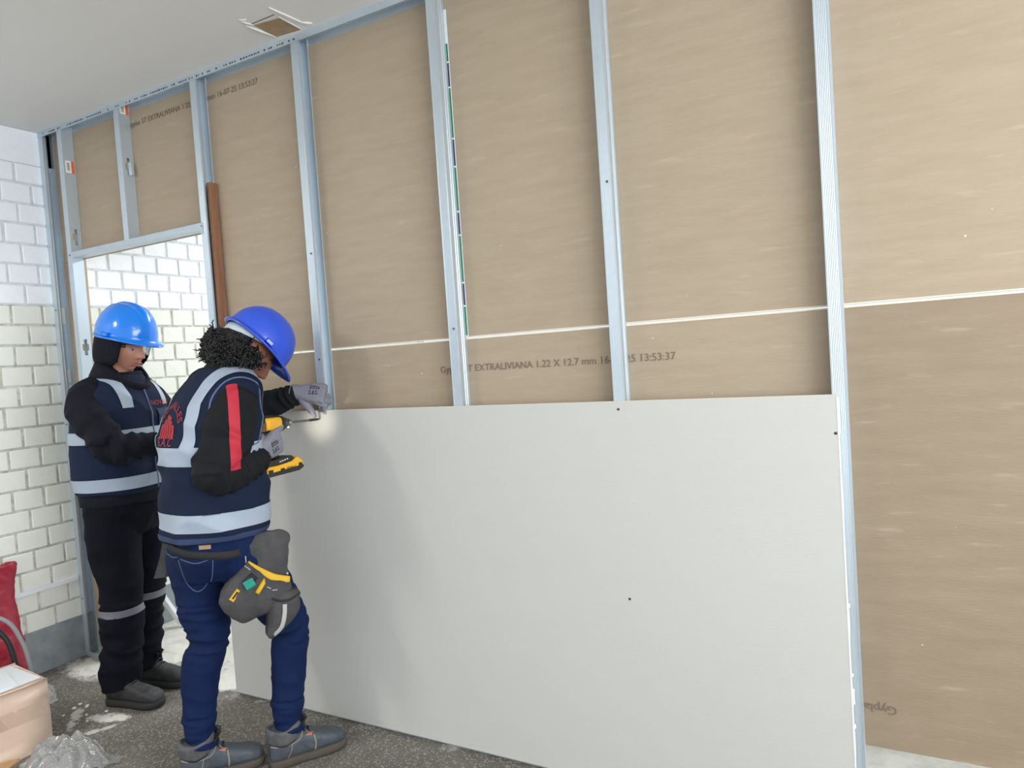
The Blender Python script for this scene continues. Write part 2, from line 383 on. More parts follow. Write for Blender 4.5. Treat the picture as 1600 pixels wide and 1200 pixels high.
def stud_holed(x, z0, z1, holes, label):
    """stud with its flat web on the right, cross shaped service holes really cut out of the web"""
    T = .0012; L = .007
    b = bmesh.new()
    f = rib_flange(x - HW, x + HW, 0)
    fl = f + [(x + HW, T + .0007), (x - HW + T, T + .0007), (x - HW + T, L), (x - HW, L)]
    prism(b, [V((p[0], p[1], 0)) for p in fl], (0, 0, z0), (0, 0, z1))
    bk = [(x + HW, DEP), (x - HW, DEP), (x - HW, DEP - L), (x - HW + T, DEP - L), (x - HW + T, DEP - T), (x + HW, DEP - T)]
    prism(b, [V((p[0], p[1], 0)) for p in bk], (0, 0, z0), (0, 0, z1))
    # web as boxes around each cross hole
    zc = z0; X0, X1 = x + HW - T, x + HW; yA, yB = T + .0007, DEP - T; ym = (yA + yB) / 2
    for hz in holes:
        box(b, (X0, yA, zc), (X1, yB, hz - .040))
        for (a, c, hw_) in ((-.040, -.016, .008), (-.016, .016, .016), (.016, .040, .008)):
            box(b, (X0, yA, hz + a), (X1, ym - hw_, hz + c)); box(b, (X0, ym + hw_, hz + a), (X1, yB, hz + c))
        zc = hz + .040
    box(b, (X0, yA, zc), (X1, yB, z1))
    o = obj('metal_stud', b, STEEL, loc=(x, 0, z0)); tag(o, label, 'stud', 'galvanised wall studs'); return o
XA, XB, XC, XD, XE = .0238, .6134, 1.2427, 1.8307, 2.4446; X0, X1, XM = -1.1335, -.9692, -.5098
HZ = 2.0515; ZT = CEIL - .002
sL0 = stud(X0, .002, ZT, -1, 'galvanised steel stud fixed against the painted brick wall')
sL1 = stud_holed(X1, .002, ZT, [.55, 1.58, 2.125], 'steel stud forming the left jamb of the door opening')
sM = stud_holed(XM, HZ - .028, ZT, [2.385], 'short steel stud standing on the door header')
sA = stud(XA, .002, ZT, -1, 'steel stud forming the right jamb of the door opening')
sB = stud(XB, .002, ZT, -1, 'steel stud that the gloved left hand holds on to')
sC = stud(XC, .002, ZT, 1, 'steel stud beside the green and navy edge tape')
sD = stud(XD, .002, ZT, 1, 'steel stud between the edge-tape stud and the stud at the grey panel end')
sE = stud(XE, .002, ZT, 1, 'rightmost steel stud, behind the right end of the grey panel')
b = bmesh.new(); Y0, Y1 = -.0016, DEP + .0006
FH = .026
def upts(z, s):  # U channel, flanges hanging by s
    return [V((0, Y0, z)), V((0, Y1, z)), V((0, Y1, z + s * FH)), V((0, Y1 - .0008, z + s * FH)), V((0, Y1 - .0008, z + s * .001)), V((0, Y0 + .0008, z + s * .001)), V((0, Y0 + .0008, z + s * FH)), V((0, Y0, z + s * FH))]
prism(b, upts(CEIL - .0005, -1), (XL + .001, 0, 0), (4.99, 0, 0))
trk = tag(obj('ceiling_track', b, STEEL, loc=(XL, 0, CEIL)), 'long galvanised steel track fixed along the ceiling', 'track')
MARK = mat('track_ink', srgb(70, 78, 86), rough=.7)
b = bmesh.new(); x = XL + .05; rr = random.Random(3)
while x < .62:
    l = rr.uniform(.006, .012); hh = rr.uniform(.005, .008)
    if rr.random() < .8: box(b, (x, Y0 - .0002, CEIL - .0155 - hh / 2), (x + l, Y0 + .0002, CEIL - .0155 + hh / 2))
    x += l + rr.uniform(.003, .006) + (.02 if rr.random() < .22 else 0)
obj('printed_marks', b, MARK, trk)['kind'] = 'stuff'
for x in (-.98, -.28, -.07, .33, .86): 
    b = bmesh.new(); ball(b, (x, .03, CEIL - .004), (.006, .006, .004), u=10, v=6); obj('screw', b, SCREWM, trk)
# bottom track, hidden behind the grey panel, and the left piece by the wall
b = bmesh.new(); prism(b, upts(.0005, 1), (XA - .02, 0, 0), (4.99, 0, 0)); tag(obj('floor_track', b, STEEL, loc=(XA, 0, 0)), 'steel floor track running under the studs behind the grey panel', 'track')
b = bmesh.new(); prism(b, upts(.0005, 1), (XL + .008, 0, 0), (X1 + .02, 0, 0)); tag(obj('floor_track', b, STEEL, loc=(X1, 0, 0)), 'short steel floor track between brick wall and door opening', 'track')
b = bmesh.new(); prism(b, upts(HZ - .028, 1), (X1 - .012, 0, 0), (XA - HW + .012, 0, 0))
hd = tag(obj('door_header_track', b, STEEL, loc=(X1, 0, HZ)), 'horizontal steel track forming the header over the door opening', 'track')
b = bmesh.new(); box(b, (XA - HW - .001, -.0026, HZ - .05), (XA - HW + .010, -.0008, HZ - .002)); obj('end_tab', b, STEEL, hd)
for (x, z) in ((X1 + .004, HZ - .016), (XA - .015, HZ - .016)):
    b = bmesh.new(); ball(b, (x, Y0 - .0005, z), (.004, .002, .004), u=10, v=6); obj('screw', b, SCREWM, hd)
for s, x, zs in ((sL0, X0, (1.78, 1.2, .3)), (sA, XA, (2.655,)), (sB, XB, (2.655, 1.84, 1.43)), (sC, XC, (2.655, 1.5)), (sD, XD, (1.9,))):
    for z in zs:
        b = bmesh.new(); ball(b, (x + .004, -.0012, z), (.0038, .002, .0038), u=10, v=6); obj('screw', b, SCREWM, s)
# barcode stickers on the webs
ORA = mat('sticker_orange', srgb(226, 108, 56), rough=.5); LBL = mat('sticker_white', srgb(235, 235, 232), rough=.5); BLK = mat('print_black', srgb(40, 40, 44), rough=.6)
def sticker(par, x, z0, z1):
    X = x + HW + .0004
    b = bmesh.new(); box(b, (X, .008, z0), (X + .0004, .05, z1)); s = obj('sticker', b, LBL, par); s['label'] = 'white and orange barcode sticker'
    b = bmesh.new(); box(b, (X + .0003, .036, z0), (X + .0008, .05, z1)); obj('colour_band', b, ORA, s)
    b = bmesh.new()
    for i in range(5):
        zz = z0 + (z1 - z0) * (.22 + .13 * i); box(b, (X + .0003, .015, zz), (X + .0008, .028, zz + (z1 - z0) * .06))
    obj('barcode', b, BLK, s)
sticker(sL1, X1, 2.44, 2.50); sticker(sM, XM, 2.625, 2.668)
# bent-out tab at the hole of the short stud
b = bmesh.new(); obox(b, (XM + HW + .008, .034, 2.375), (.5, .2, .1), (0, 1, 0), (-.1, 0, 1), .008, .006, .030); obj('bent_tab', b, STEEL, sM)

# ------------------------------------------------------------------ brown-backed boards fixed behind the studs
BT = .0127
BY = DEP + .0010
def board(rects, label, x0, z0, seam_edges=(), m=None):
    b = bmesh.new()
    for (a, c, d, e) in rects: box(b, (a, BY, c), (d, BY + BT, e))
    o = obj('plasterboard_panel', b, m or KRAFT, loc=(x0, BY, z0)); tag(o, label, 'plasterboard', 'boards behind the studs')
    for (a, c, d, e) in seam_edges:
        b = bmesh.new(); box(b, (a, DEP - .0008, c), (d, DEP + .004, e), .0003); obj('edge_binding', b, EDGE, o)['label'] = 'cream paper edge binding'
    return o
SZ = 1.466; BB = .254
UL = board([(XL + .010, HZ - .03, XA, ZT), (XA, SZ + .0024, 1.2548, ZT)], 'brown-backed plasterboard spanning above the door opening', X1, HZ, [(XA + .02, SZ + .0026, 1.2548, SZ + .0062)])
UR = board([(1.2570, SZ + .0024, 3.69, ZT)], 'upper right brown-backed plasterboard above the horizontal seam', 1.257, SZ, [(1.257, SZ + .0026, 3.69, SZ + .0062)])
b = bmesh.new()
LL = board([(XA - .02, BB, 2.4435, SZ - .0012)], 'lower brown-backed plasterboard carrying a printed line, behind the grey panel', XA, BB, [(XA + .02, SZ - .0055, 2.4435, SZ - .0014)])
LR = board([(2.4455, BB, 4.88, SZ - .0012)], 'lower right brown-backed plasterboard hanging clear of the floor', 2.4455, BB, [(2.4455, SZ - .0055, 4.88, SZ - .0014)], KRAFT_SHADED)
UW = board([(XL + .010, .01, X1 + HW - .002, HZ - .0315)], 'narrow brown-backed plasterboard strip filling beside the brick wall', XL, 0)
UW2 = None
put_text('print_line', 'Gyplac ST EXTRALIVIANA 1.22 X 12.7 mm 16-07-25 13:53:37', .0335, (1.140, DEP - .0006, 1.349), (1, 0, 0), (0, 0, 1), INK, LL, space=1.0)
put_text('print_line', 'Gyplac ST EXTRALIVIANA 1.22 X 12.7 mm 16-07-25 13:53:27', .0335, (-.51, DEP - .0006, 2.572), (1, 0, 0), (0, 0, 1), INK, UL, space=1.0)
put_text('print_line', 'Gyplac', .034, (2.545, DEP - .0006, .375), (-1, 0, 0), (0, 0, -1), INK, LR)
# end tape on the upper joint
TG = mat('tape_green', srgb(22, 120, 78), rough=.45); TN = mat('tape_navy', srgb(46, 42, 84), rough=.45); TW = mat('tape_white', srgb(232, 236, 236), rough=.5)
b = bmesh.new(); box(b, (1.2548, DEP - .0010, SZ + .006), (1.2705, DEP - .0003, 2.60)); tp = obj('end_tape', b, TW, UR); tp['label'] = 'white end tape printed green and navy'
z = SZ + .01; i = 0
for i, l in enumerate([.10, .075, .16, .075, .15, .09, .17, .08, .06]):
    b = bmesh.new(); box(b, (1.2555, DEP - .0016, z), (1.2672, DEP - .0009, z + l)); obj('colour_print', b, TN if i % 2 else TG, tp); z += l + .006
# wooden lath standing in the jamb stud
b = bmesh.new(); box(b, (.0435, .014, .03), (.063, .050, 2.215), .001)
tag(obj('wooden_lath', b, mat('reddish_wood', srgb(150, 108, 80), rough=.8, var=.8, vscale=10, vcol=srgb(118, 78, 52), stretch=(6, 6, .5), bump=.2), loc=(.05, .03, .03)), 'reddish brown wooden lath standing beside the door stud', 'lath')

# ------------------------------------------------------------------ grey panel being screwed on
PX0, PX1, PZ0, PZ1 = -.0015, 2.4400, .012, 1.232; PY = -.0016
b = bmesh.new(); box(b, (PX0, PY - BT, PZ0), (PX1, PY, PZ1), .0012)
gp = tag(obj('drywall_panel', b, PAPER, loc=(1.22, PY, PZ0)), 'large pale grey drywall panel fixed low across the studs', 'drywall panel')
b = bmesh.new(); box(b, (PX0, PY - BT + .001, PZ1 - .0006), (PX1, PY - .001, PZ1 + .0005)); obj('top_edge', b, EDGE, gp)['label'] = 'cream paper top edge'
b = bmesh.new(); rr = random.Random(5)
z = PZ0
while z < PZ1 - .01:   # crumbled gypsum at the cut end
    h = rr.uniform(.006, .022); t = .0014 + .0035 * max(0, noise.noise(V((z * 9, 3, 1)))) + (.004 if rr.random() < .08 else 0)
    box(b, (PX1 - .003, PY - BT - .0008, z), (PX1 + t, PY - .002, min(z + h, PZ1 - .001)), .0006); z += h
obj('cut_end', b, GYPSUM, gp)['label'] = 'ragged white gypsum at the cut end'
for (x, z) in ((XD, 1.208), (2.432, 1.13), (1.83, .62)):
    b = bmesh.new(); ball(b, (x, PY - BT - .0006, z), (.0042, .0016, .0042), u=12, v=6); obj('screw', b, SCREWM, gp)

# ------------------------------------------------------------------ ceiling patch
b = bmesh.new(); q = [V(p) for p in ((.553, -.030, 0), (.672, -.017, 0), (.677, -.127, 0), (.560, -.142, 0))]
prism(b, q, (0, 0, CEIL - .0016), (0, 0, CEIL + .004)); cp = obj('bare_patch', b, mat('bare_ceiling_board', srgb(176, 152, 120), rough=.8, var=.6, vscale=22), ceiling); cp['label'] = 'brown bare patch where the ceiling paper is torn off'
b = bmesh.new()
for a, c, r_ in ((V((.535, -.155, 0)), V((.555, -.03, 0)), .004), (V((.560, -.145, 0)), V((.545, -.19, 0)), .003), (V((.70, -.20, 0)), V((.715, -.035, 0)), .004), (V((.677, -.13, 0)), V((.674, -.017, 0)), .003), (V((.55, -.20, 0)), V((.575, -.188, 0)), .0025), (V((.715, -.055, 0)), V((.74, -.03, 0)), .004)):
    tube(b, [a + V((0, 0, CEIL - .001)), (a + c) / 2 + V((.004, .002, CEIL - .003)), c + V((0, 0, CEIL - .001))], [r_ * .6, r_, r_ * .5], n=6, k=3)
obj('torn_paper', b, GYPSUM, ceiling)
b = bmesh.new(); box(b, (.556, -.1545, CEIL - .001), (.677, -.1515, CEIL + .002)); obj('cut_line', b, BLK, ceiling)

# ------------------------------------------------------------------ white cable trunking on the brick wall
b = bmesh.new(); box(b, (XL + .001, -4.0, .398), (XL + .013, -.004, .420), .002)
tag(obj('cable_trunking', b, WHITE, loc=(XL, -.3, .398)), 'white cable trunking strip along the cream brick wall', 'trunking')

# ------------------------------------------------------------------ lamps out of view
LED = mat('lamp_tube', (1, 1, 1, 1), emit=((1, .98, .95, 1), 3.0))
for i, (x, y, z, p, sx, sy, c) in enumerate(LAMPS):
    l = thing('ceiling_lamp', (x, y, CEIL), ('fluorescent ceiling lamp over the workers side', 'fluorescent ceiling lamp over the right of the room', 'fluorescent ceiling lamp in the room behind')[i], 'lamp')
    b = bmesh.new(); box(b, (x - sx / 2, y - sy / 2, z + .012), (x + sx / 2, y + sy / 2, CEIL - .0005), .004); obj('housing', b, WHITE, l)
    for k in (-1, 1):
        b = bmesh.new()
        if sx > sy: tube(b, [(x - sx * .47, y + k * .07, z + .002), (x + sx * .47, y + k * .07, z + .002)], .012)
        else: tube(b, [(x + k * .07, y - sy * .47, z + .002), (x + k * .07, y + sy * .47, z + .002)], .012)
        obj('tube', b, LED, l)
    la = bpy.data.lights.new('lamp_light', 'AREA'); la.shape = 'RECTANGLE'; la.size = sx; la.size_y = sy; la.energy = p; la.color = c
    lo = bpy.data.objects.new('lamp_light', la); COL.objects.link(lo); lo.parent = l; lo.location = (0, 0, z - CEIL - .02)
# ------------------------------------------------------------------ people: shared builders
SKIN1 = mat('skin_light_brown', srgb(196, 140, 118), rough=.5, spec=.4, var=.3, vscale=16, vcol=srgb(176, 116, 96))
SKIN2 = mat('skin_brown', srgb(136, 90, 70), rough=.5, spec=.4, var=.3, vscale=16, vcol=srgb(126, 80, 62))
NAVY = mat('vest_navy', srgb(25, 36, 60), rough=.85, spec=.2, var=.4, vscale=6, vcol=srgb(20, 28, 48), bump=.08, bscale=300)
REFL = mat('reflective_tape', srgb(164, 176, 192), rough=.5, spec=.4, var=.3, vscale=30, vcol=srgb(150, 162, 180), bump=.08, bscale=120)
PIPE = mat('piping_blue', srgb(88, 102, 136), rough=.7)
JACK = mat('jacket_black', srgb(29, 30, 33), rough=.85, spec=.2, var=.5, vscale=8, vcol=srgb(22, 23, 26), bump=.1, bscale=160)
JACK1 = mat('jacket_dark_navy', srgb(22, 24, 33), rough=.85, spec=.2, var=.5, vscale=8, vcol=srgb(19, 21, 28), bump=.1, bscale=160)
REDS = mat('sleeve_red', srgb(188, 40, 60), rough=.7)
LOGO = mat('print_red', srgb(168, 48, 58), rough=.7)
LIP = mat('lips', srgb(170, 100, 92), rough=.45); BROW = mat('brow_hair', srgb(32, 24, 22), rough=.8)
HAIR = mat('black_hair', srgb(20, 18, 18), rough=.45, spec=.5)
EYEW = mat('eye_white', srgb(150, 138, 130), rough=.25); IRIS = mat('eye_iris', srgb(38, 24, 18), rough=.2)
GLOVE = mat('glove_grey', srgb(134, 134, 146), rough=.8, var=.4, vscale=30, vcol=srgb(116, 116, 128), bump=.2, bscale=260)
GLOVEP = mat('glove_palm', srgb(204, 204, 202), rough=.7)
GPRINT = mat('glove_print', srgb(66, 68, 80), rough=.8)
JEANS = mat('jeans_blue', srgb(16, 34, 74), rough=.85, spec=.2, var=.6, vscale=5, vcol=srgb(12, 25, 58), bump=.12, bscale=380)
TROUS = mat('trousers_black', srgb(16, 18, 28), rough=.9, spec=.15, var=.5, vscale=6, vcol=srgb(12, 13, 20), bump=.12, bscale=200)
BOOTK = mat('boot_black', srgb(42, 42, 44), rough=.6, var=.7, vscale=14, vcol=srgb(62, 61, 60), bump=.2, bscale=70)
BOOTG = mat('boot_grey_blue', srgb(66, 74, 84), rough=.6, var=.7, vscale=12, vcol=srgb(92, 94, 96), bump=.2, bscale=70)
BOOTC = mat('boot_cuff', srgb(96, 96, 97), rough=.8, var=.8, vscale=26, vcol=srgb(58, 58, 60), bump=.3, bscale=60)
SOLE = mat('boot_sole', srgb(84, 76, 68), rough=.8, var=.5, vscale=20); SOLEK = mat('boot_sole_black', srgb(46, 45, 45), rough=.75, var=.5, vscale=20)
THREAD = mat('stitching', srgb(150, 140, 126), rough=.8)
SUSP = mat('helmet_headband', srgb(196, 204, 212), rough=.5); STRAP = mat('strap_black', srgb(36, 38, 46), rough=.7)
LENS = mat('clear_lens', (.95, .97, 1, 1), rough=.05, trans=1.0, alpha=.3)
FRAME = mat('glasses_frame', srgb(28, 28, 30), rough=.35)

def frame(yaw, pitch=0, roll=0):
    """columns right, forward, up (deg; pitch>0 looks down)"""
    f = V((math.cos(RAD(yaw)), math.sin(RAD(yaw)), 0)); r = V((f.y, -f.x, 0)); u = V((0, 0, 1))
    p = RAD(pitch); f2 = f * math.cos(p) - u * math.sin(p); u2 = u * math.cos(p) + f * math.sin(p)
    q = RAD(roll); r2 = r * math.cos(q) + u2 * math.sin(q); u3 = u2 * math.cos(q) - r * math.sin(q)
    return Matrix((r2, f2, u3)).transposed()
def g(x, s): return math.exp(-(x / s) ** 2)
def head_shape(bm, H, F, sc=1.0):
    q = bmesh.ops.create_uvsphere(bm, u_segments=72, v_segments=54, radius=1)
    for v in q['verts']:
        x, y, z = v.co
        X, Y, Z = x * .077, y * .096, z * .118
        if Z < 0:
            t = -Z / .118
            X *= 1 - .30 * t ** 1.6
            Y = Y * (1 - .42 * t) if Y < 0 else Y * (1 - .10 * t)
            if Y > 0: Y += .004 * t
        front = 1 if y > 0 else 0
        if front:
            k = max(0, y) ** 0.5
            Y -= .006 * g(abs(X) - .06, .02) * k
            Y += .006 * g(Z - .026, .012) * g(X, .05) * k                      # brow
            for s in (-1, 1): Y -= .0105 * g(X - s * .031, .015) * g(Z - .006, .012)  # sockets
            for s in (-1, 1): Y += .005 * g(X - s * .042, .016) * g(Z + .025, .018)   # cheekbones
            nz = max(0, min(1, (.018 - Z) / .052)); 
            if -.046 < Z < .03: Y += (.008 + .025 * nz) * g(X, .0085 + .0045 * nz) * (1 if Z > -.036 else max(0, (Z + .046) / .010))
            for s in (-1, 1): Y += .010 * g(X - s * .0135, .007) * g(Z + .034, .008)   # nostril wings
            Y += .006 * g(Z + .061, .0055) * g(X, .022) + .006 * g(Z + .073, .006) * g(X, .019) - .004 * g(Z + .067, .0028) * g(X, .022)  # lips
            Y -= .004 * g(Z + .083, .006) * g(X, .02)
            Y += .007 * g(Z + .104, .014) * g(X, .024)                               # chin
        v.co = H + F @ (V((X, Y, Z)) * sc)
    for s in (-1, 1):
        ball(bm, H + F @ (V((s * .077, -.008, -.004)) * sc), (.010 * sc, .020 * sc, .031 * sc), F @ Matrix.Rotation(RAD(12), 3, 'X'))
def face_bits(body, H, F, sc=1.0, closed=False):
    for s in (-1, 1):
        b = bmesh.new(); ball(b, H + F @ (V((s * .031, .0715, .002)) * sc), .0112 * sc); e = obj('eye', b, IRIS if closed else EYEW, body, True)
        b = bmesh.new(); ball(b, H + F @ (V((s * .031, .0800, -.003)) * sc), (.0052 * sc, .004 * sc, .0052 * sc), F, 12, 8); obj('iris', b, IRIS, e, True)
        b = bmesh.new(); tube(b, [H + F @ (V((s * a, y_, z_)) * sc) for a, y_, z_ in ((.014, .0925, .023), (.028, .0915, .0285), (.044, .082, .027), (.054, .072, .021))], [.0025, .0036, .003, .0012], n=8, k=3); obj('eyebrow', b, BROW, body, True)
    b = bmesh.new(); tube(b, [H + F @ (V((a, y_, -.061)) * sc) for a, y_ in ((-.021, .0845), (-.010, .0945), (0, .0960), (.010, .0945), (.021, .0845))], [.001, .0034, .0034, .0034, .001], n=8, k=3)
    tube(b, [H + F @ (V((a, y_, -.072)) * sc) for a, y_ in ((-.019, .083), (-.009, .0925), (0, .0945), (.009, .0925), (.019, .083))], [.001, .0040, .0046, .0040, .001], n=8, k=3)
    obj('lips', b, LIP, body, True)
def helmet(body, C, F, m, ridges, label, sc=1.0, lipw=1.0):
    F = F * sc; Fi = F.inverted()
    """C centre of the rim plane; F head frame. shell, rim and peak as one moulding; fittings as sub-parts"""
    b = bmesh.new(); NA, NR = 72, 20; rs = []
    def rim(a): # a=0 front
        return .113 + .0 * a, .138
    def ring(fr, z, extra=0.0, peak=0.0):
        r = []
        for i in range(NA):
            a = 2 * PI * i / NA; s, c = math.sin(a), math.cos(a)
            x = s * (.113 * fr + extra); y = c * ((.140 if c > 0 else .136) * fr + extra)
            if peak and c > 0: y += peak * max(0, c) ** 1.5 * (1 - .25 * abs(s))
            zz = z - (.012 * max(0, c) ** 2 if peak else 0)
            if ridges and fr < 1.0:
                k = (1 - fr ** 3)
                zz += .006 * k * (g(x, .012) * 1.0 - .5 * g(abs(x) - .022, .008) + .45 * g(abs(x) - .040, .010)) if c > -2 else 0
            r.append(C + F @ V((x, y, zz)))
        return r
    # inner surface then outer surface: a closed thick shell
    outer = []
    for j in range(NR + 1):
        t = j / NR * PI / 2; fr = max(.0015, math.cos(t) ** .82); z = .148 * math.sin(t) ** .95
        outer.append(ring(fr, z))
    inner = [[C + F @ ((Fi @ (p - C)) * .955 - V((0, 0, .002))) for p in r] for r in outer]
    lip = [ring(1.0, -.002, .011 * lipw, .042), ring(1.0, -.007, .0115 * lipw, .044), ring(1.0, -.009, .006 * lipw, .036)]
    rs = inner[::-1] + [ring(.985, -.008)] + lip[::-1] + [ring(1.0, .003, .002, .008)] + outer[0:]
    rings(b, rs, cap=True)
    h = obj('hard_hat', b, m, body, True); h['label'] = label
    # headband
    b = bmesh.new(); r1 = []; 
    for z in (-.030, .000, .002, -.032):
        r1.append([])
        for i in range(48):
            a = 2 * PI * i / 48; k = 1.0 if z in (-.030, .000) else .97
            lift = .030 + .055 * math.cos(a) if math.cos(a) > 0 else .030 + .034 * math.cos(a)
            r1[-1].append(C + F @ V((math.sin(a) * .096 * k, math.cos(a) * .122 * k - .004, z + lift - .004)))
    rings(b, r1, close=True); obj('headband', b, SUSP, h, True)
    for s in (-1, 1):
        b = bmesh.new(); obox(b, C + F @ V((s * .119, .012, .012)), F @ V((0, 1, 0)), F @ V((1, 0, 0)), F @ V((0, 0, 1)), .014, .004, .007, .002); obj('slot_clip', b, m, h)
    return h
def hand(wrist, d, n, right, curls, thumb, sc=1.0, bend=None, rad=.0098):
    """returns a bmesh: palm, four fingers of unequal length and thumb"""
    d = V(d).normalized(); n = V(n); n = (n - d * n.dot(d)).normalized(); s = n.cross(d) if right else d.cross(n)
    bm = bmesh.new(); w = V(wrist)
    loft(bm, [(w - d * .03 * sc, s, n, .031 * sc, .026 * sc), (w, s, n, .030 * sc, .023 * sc), (w + d * .030 * sc, s, n, .037 * sc, .021 * sc, 2.4), (w + d * .062 * sc, s, n, .0425 * sc, .018 * sc, 2.6), (w + d * .090 * sc, s, n, .0415 * sc, .0135 * sc, 2.6), (w + d * .097 * sc, s, n, .037 * sc, .008 * sc, 2.4)], 20)
    offs = (.0335, .0115, -.0115, -.0335); lens = (.074, .083, .077, .060); kn = (.086, .092, .088, .079)
    for i in range(4):
        p = w + d * (kn[i] - .012) * sc + s * offs[i] * sc - n * .001; pts = [p]; a = 0; L = lens[i] * sc
        for seg, c in zip((.47, .30, .23), curls[i]):
            a += RAD(c); dr = d * math.cos(a) - n * math.sin(a)
            if bend: dr = (dr + s * bend[i]).normalized()
            p = p + dr * L * seg; pts.append(p)
        pts[0] = pts[0] - d * .01
        tube(bm, pts, [rad * sc * 1.05, rad * sc, rad * .93 * sc, rad * .78 * sc], n=12, k=5); ball(bm, pts[-1], rad * .78 * sc, u=10, v=8)
    tp = [w + d * .012 * sc + s * .022 * sc - n * .006 * sc] + [w + d * a * sc + s * b_ * sc - n * c * sc for a, b_, c in thumb]
    tube(bm, tp, [.016 * sc, .0145 * sc, .0115 * sc, .0092 * sc][:len(tp)], n=12, k=5); ball(bm, tp[-1], .0092 * sc, u=10, v=8)
    return remesh(bm, .0023, 2), (w, d, n, s)
def boot(parent, heel, yaw, mu, ms, mc, L=.285, cuff=True, tagged=False):
    """ankle boot; heel = point on the ground under the heel back"""
    Fm = frame(yaw); H = V(heel); P = lambda x, y, z: H + Fm @ V((x, y, z))
    rx, fy = Fm.col[0], Fm.col[1]
    def hw(t): # half width of the sole along its length
        return [.030, .036, .037, .035, .036, .042, .047, .048, .044, .030][min(9, int(t * 9.999))]
    st = [0, .05, .15, .3, .45, .6, .75, .86, .95, 1.0]; wd = [.024, .034, .037, .035, .037, .044, .048, .047, .040, .022]
    k = L / .285
    b = bmesh.new(); rs = []
    for z, e in ((0, -.002), (.012, .001), (.026, .002), (.030, -.001)):
        row = []
        for t, w_ in zip(st, wd): row.append((t, w_ + e))
        up = [P(w_ * k, t * L + (e if t in (0,) else 0), z + (.008 * max(0, t - .8) / .2 if z < .02 else .006 * max(0, t - .7))) for t, w_ in row]
        dn = [P(-w_ * k, t * L, z + (.008 * max(0, t - .8) / .2 if z < .02 else .006 * max(0, t - .7))) for t, w_ in reversed(row)]
        rs.append(up + dn)
    rings(b, rs); bmesh.ops.smooth_vert(b, verts=b.verts, factor=.2, use_axis_x=True, use_axis_y=True, use_axis_z=True)
    up_b = bmesh.new()
    # upper: sections across the foot
    secs = []
    for t, w_, h in ((.015, .024, .085), (.06, .033, .105), (.16, .037, .112), (.28, .036, .108), (.40, .037, .096), (.55, .041, .078), (.70, .045, .064), (.84, .044, .055), (.94, .036, .043), (.985, .020, .030)):
        secs.append((P(0, t * L, .022 + h / 2 * k), rx, V((0, 0, 1)), w_ * k, h / 2 * k, 2.6))
    loft(up_b, secs, 28)
    loft(up_b, [(P(0, .21 * L, .05), rx, fy, .038 * k, .052 * k), (P(0, .21 * L, .10), rx, fy, .040 * k, .052 * k), (P(0, .205 * L, .135), rx, fy, .043 * k, .054 * k)], 24)
    up_b = remesh(up_b, .0045, 4)
    displace(up_b, lambda c, n_: .0022 * noise.noise(c * 28) + .0012 * noise.noise(c * 70))
    u = obj('boot', up_b, mu, parent, True); obj('sole', b, ms, u, True)
    b = bmesh.new(); N = 40; rs = []
    for z, r_ in ((.092, 1.03), (.104, 1.16), (.118, 1.10), (.132, 1.17), (.146, 1.10), (.148, .96), (.12, .9)):
        rs.append([P(.042 * k * r_ * math.cos(2 * PI * i / N), .21 * L + .056 * k * r_ * math.sin(2 * PI * i / N), z - .012 * math.cos(2 * PI * i / N) ** 2 + .012 * max(0, math.sin(2 * PI * i / N))) for i in range(N)])
    rings(b, rs, cap=False, close=True); obj('cuff', b, mc, u, True)
    b = bmesh.new(); obox(b, P(0, .41 * L, .128), rx, (fy + V((0, 0, 1.5))), (fy * 1.5 - V((0, 0, 1))), .022 * k, .034, .005, .003); obj('tongue', b, mc, u, True)
    for j in range(4):
        y = .40 + .055 * j; z = .138 - .0155 * j
        b = bmesh.new(); tube(b, [P(-.026 * k, y * L, z - .014), P(0, (y + .012) * L, z), P(.026 * k, (y - .002) * L, z - .014)], .0032, n=6, k=4); obj('lace', b, STRAP, u, True)
    # seams
    if tagged:
        bv = BVHTree.FromPolygons([v.co + V(parent['_w']) for v in u.data.vertices], [p.vertices[:] for p in u.data.polygons])
        def seam(pts, sd, w_=.0016):
            q = []
            for (y, z) in spline(pts, 6):
                hh = bv.ray_cast(P(sd * .12, y * L, z), -rx * sd)
                if hh[0] is not None: q.append(hh[0] + rx * sd * .0008)
            if len(q) > 2: bb = bmesh.new(); tube(bb, q, w_, n=6); obj('seam', bb, THREAD, u, True)
        for sd in (1, -1):
            seam([(.02, .088), (.2, .080), (.36, .086), (.44, .112)], sd, .0022); seam([(.28, .08), (.25, .05), (.22, .032)], sd); seam([(.56, .088), (.57, .06), (.56, .034)], sd, .003); seam([(.44, .112), (.50, .098), (.56, .092)], sd)
        hh = bv.ray_cast(P(.12, .5 * L, .092), -rx)
        if hh[0] is not None:
            bb = bmesh.new(); obox(bb, hh[0], fy, (0, 0, 1), rx, .010, .005, .0012); t_ = obj('side_tag', bb, mat('tag_orange', srgb(206, 120, 96), rough=.6), u); t_['label'] = 'small orange and white side tag'
    return u
def mk_bvh(bm): return BVHTree.FromBMesh(bm)
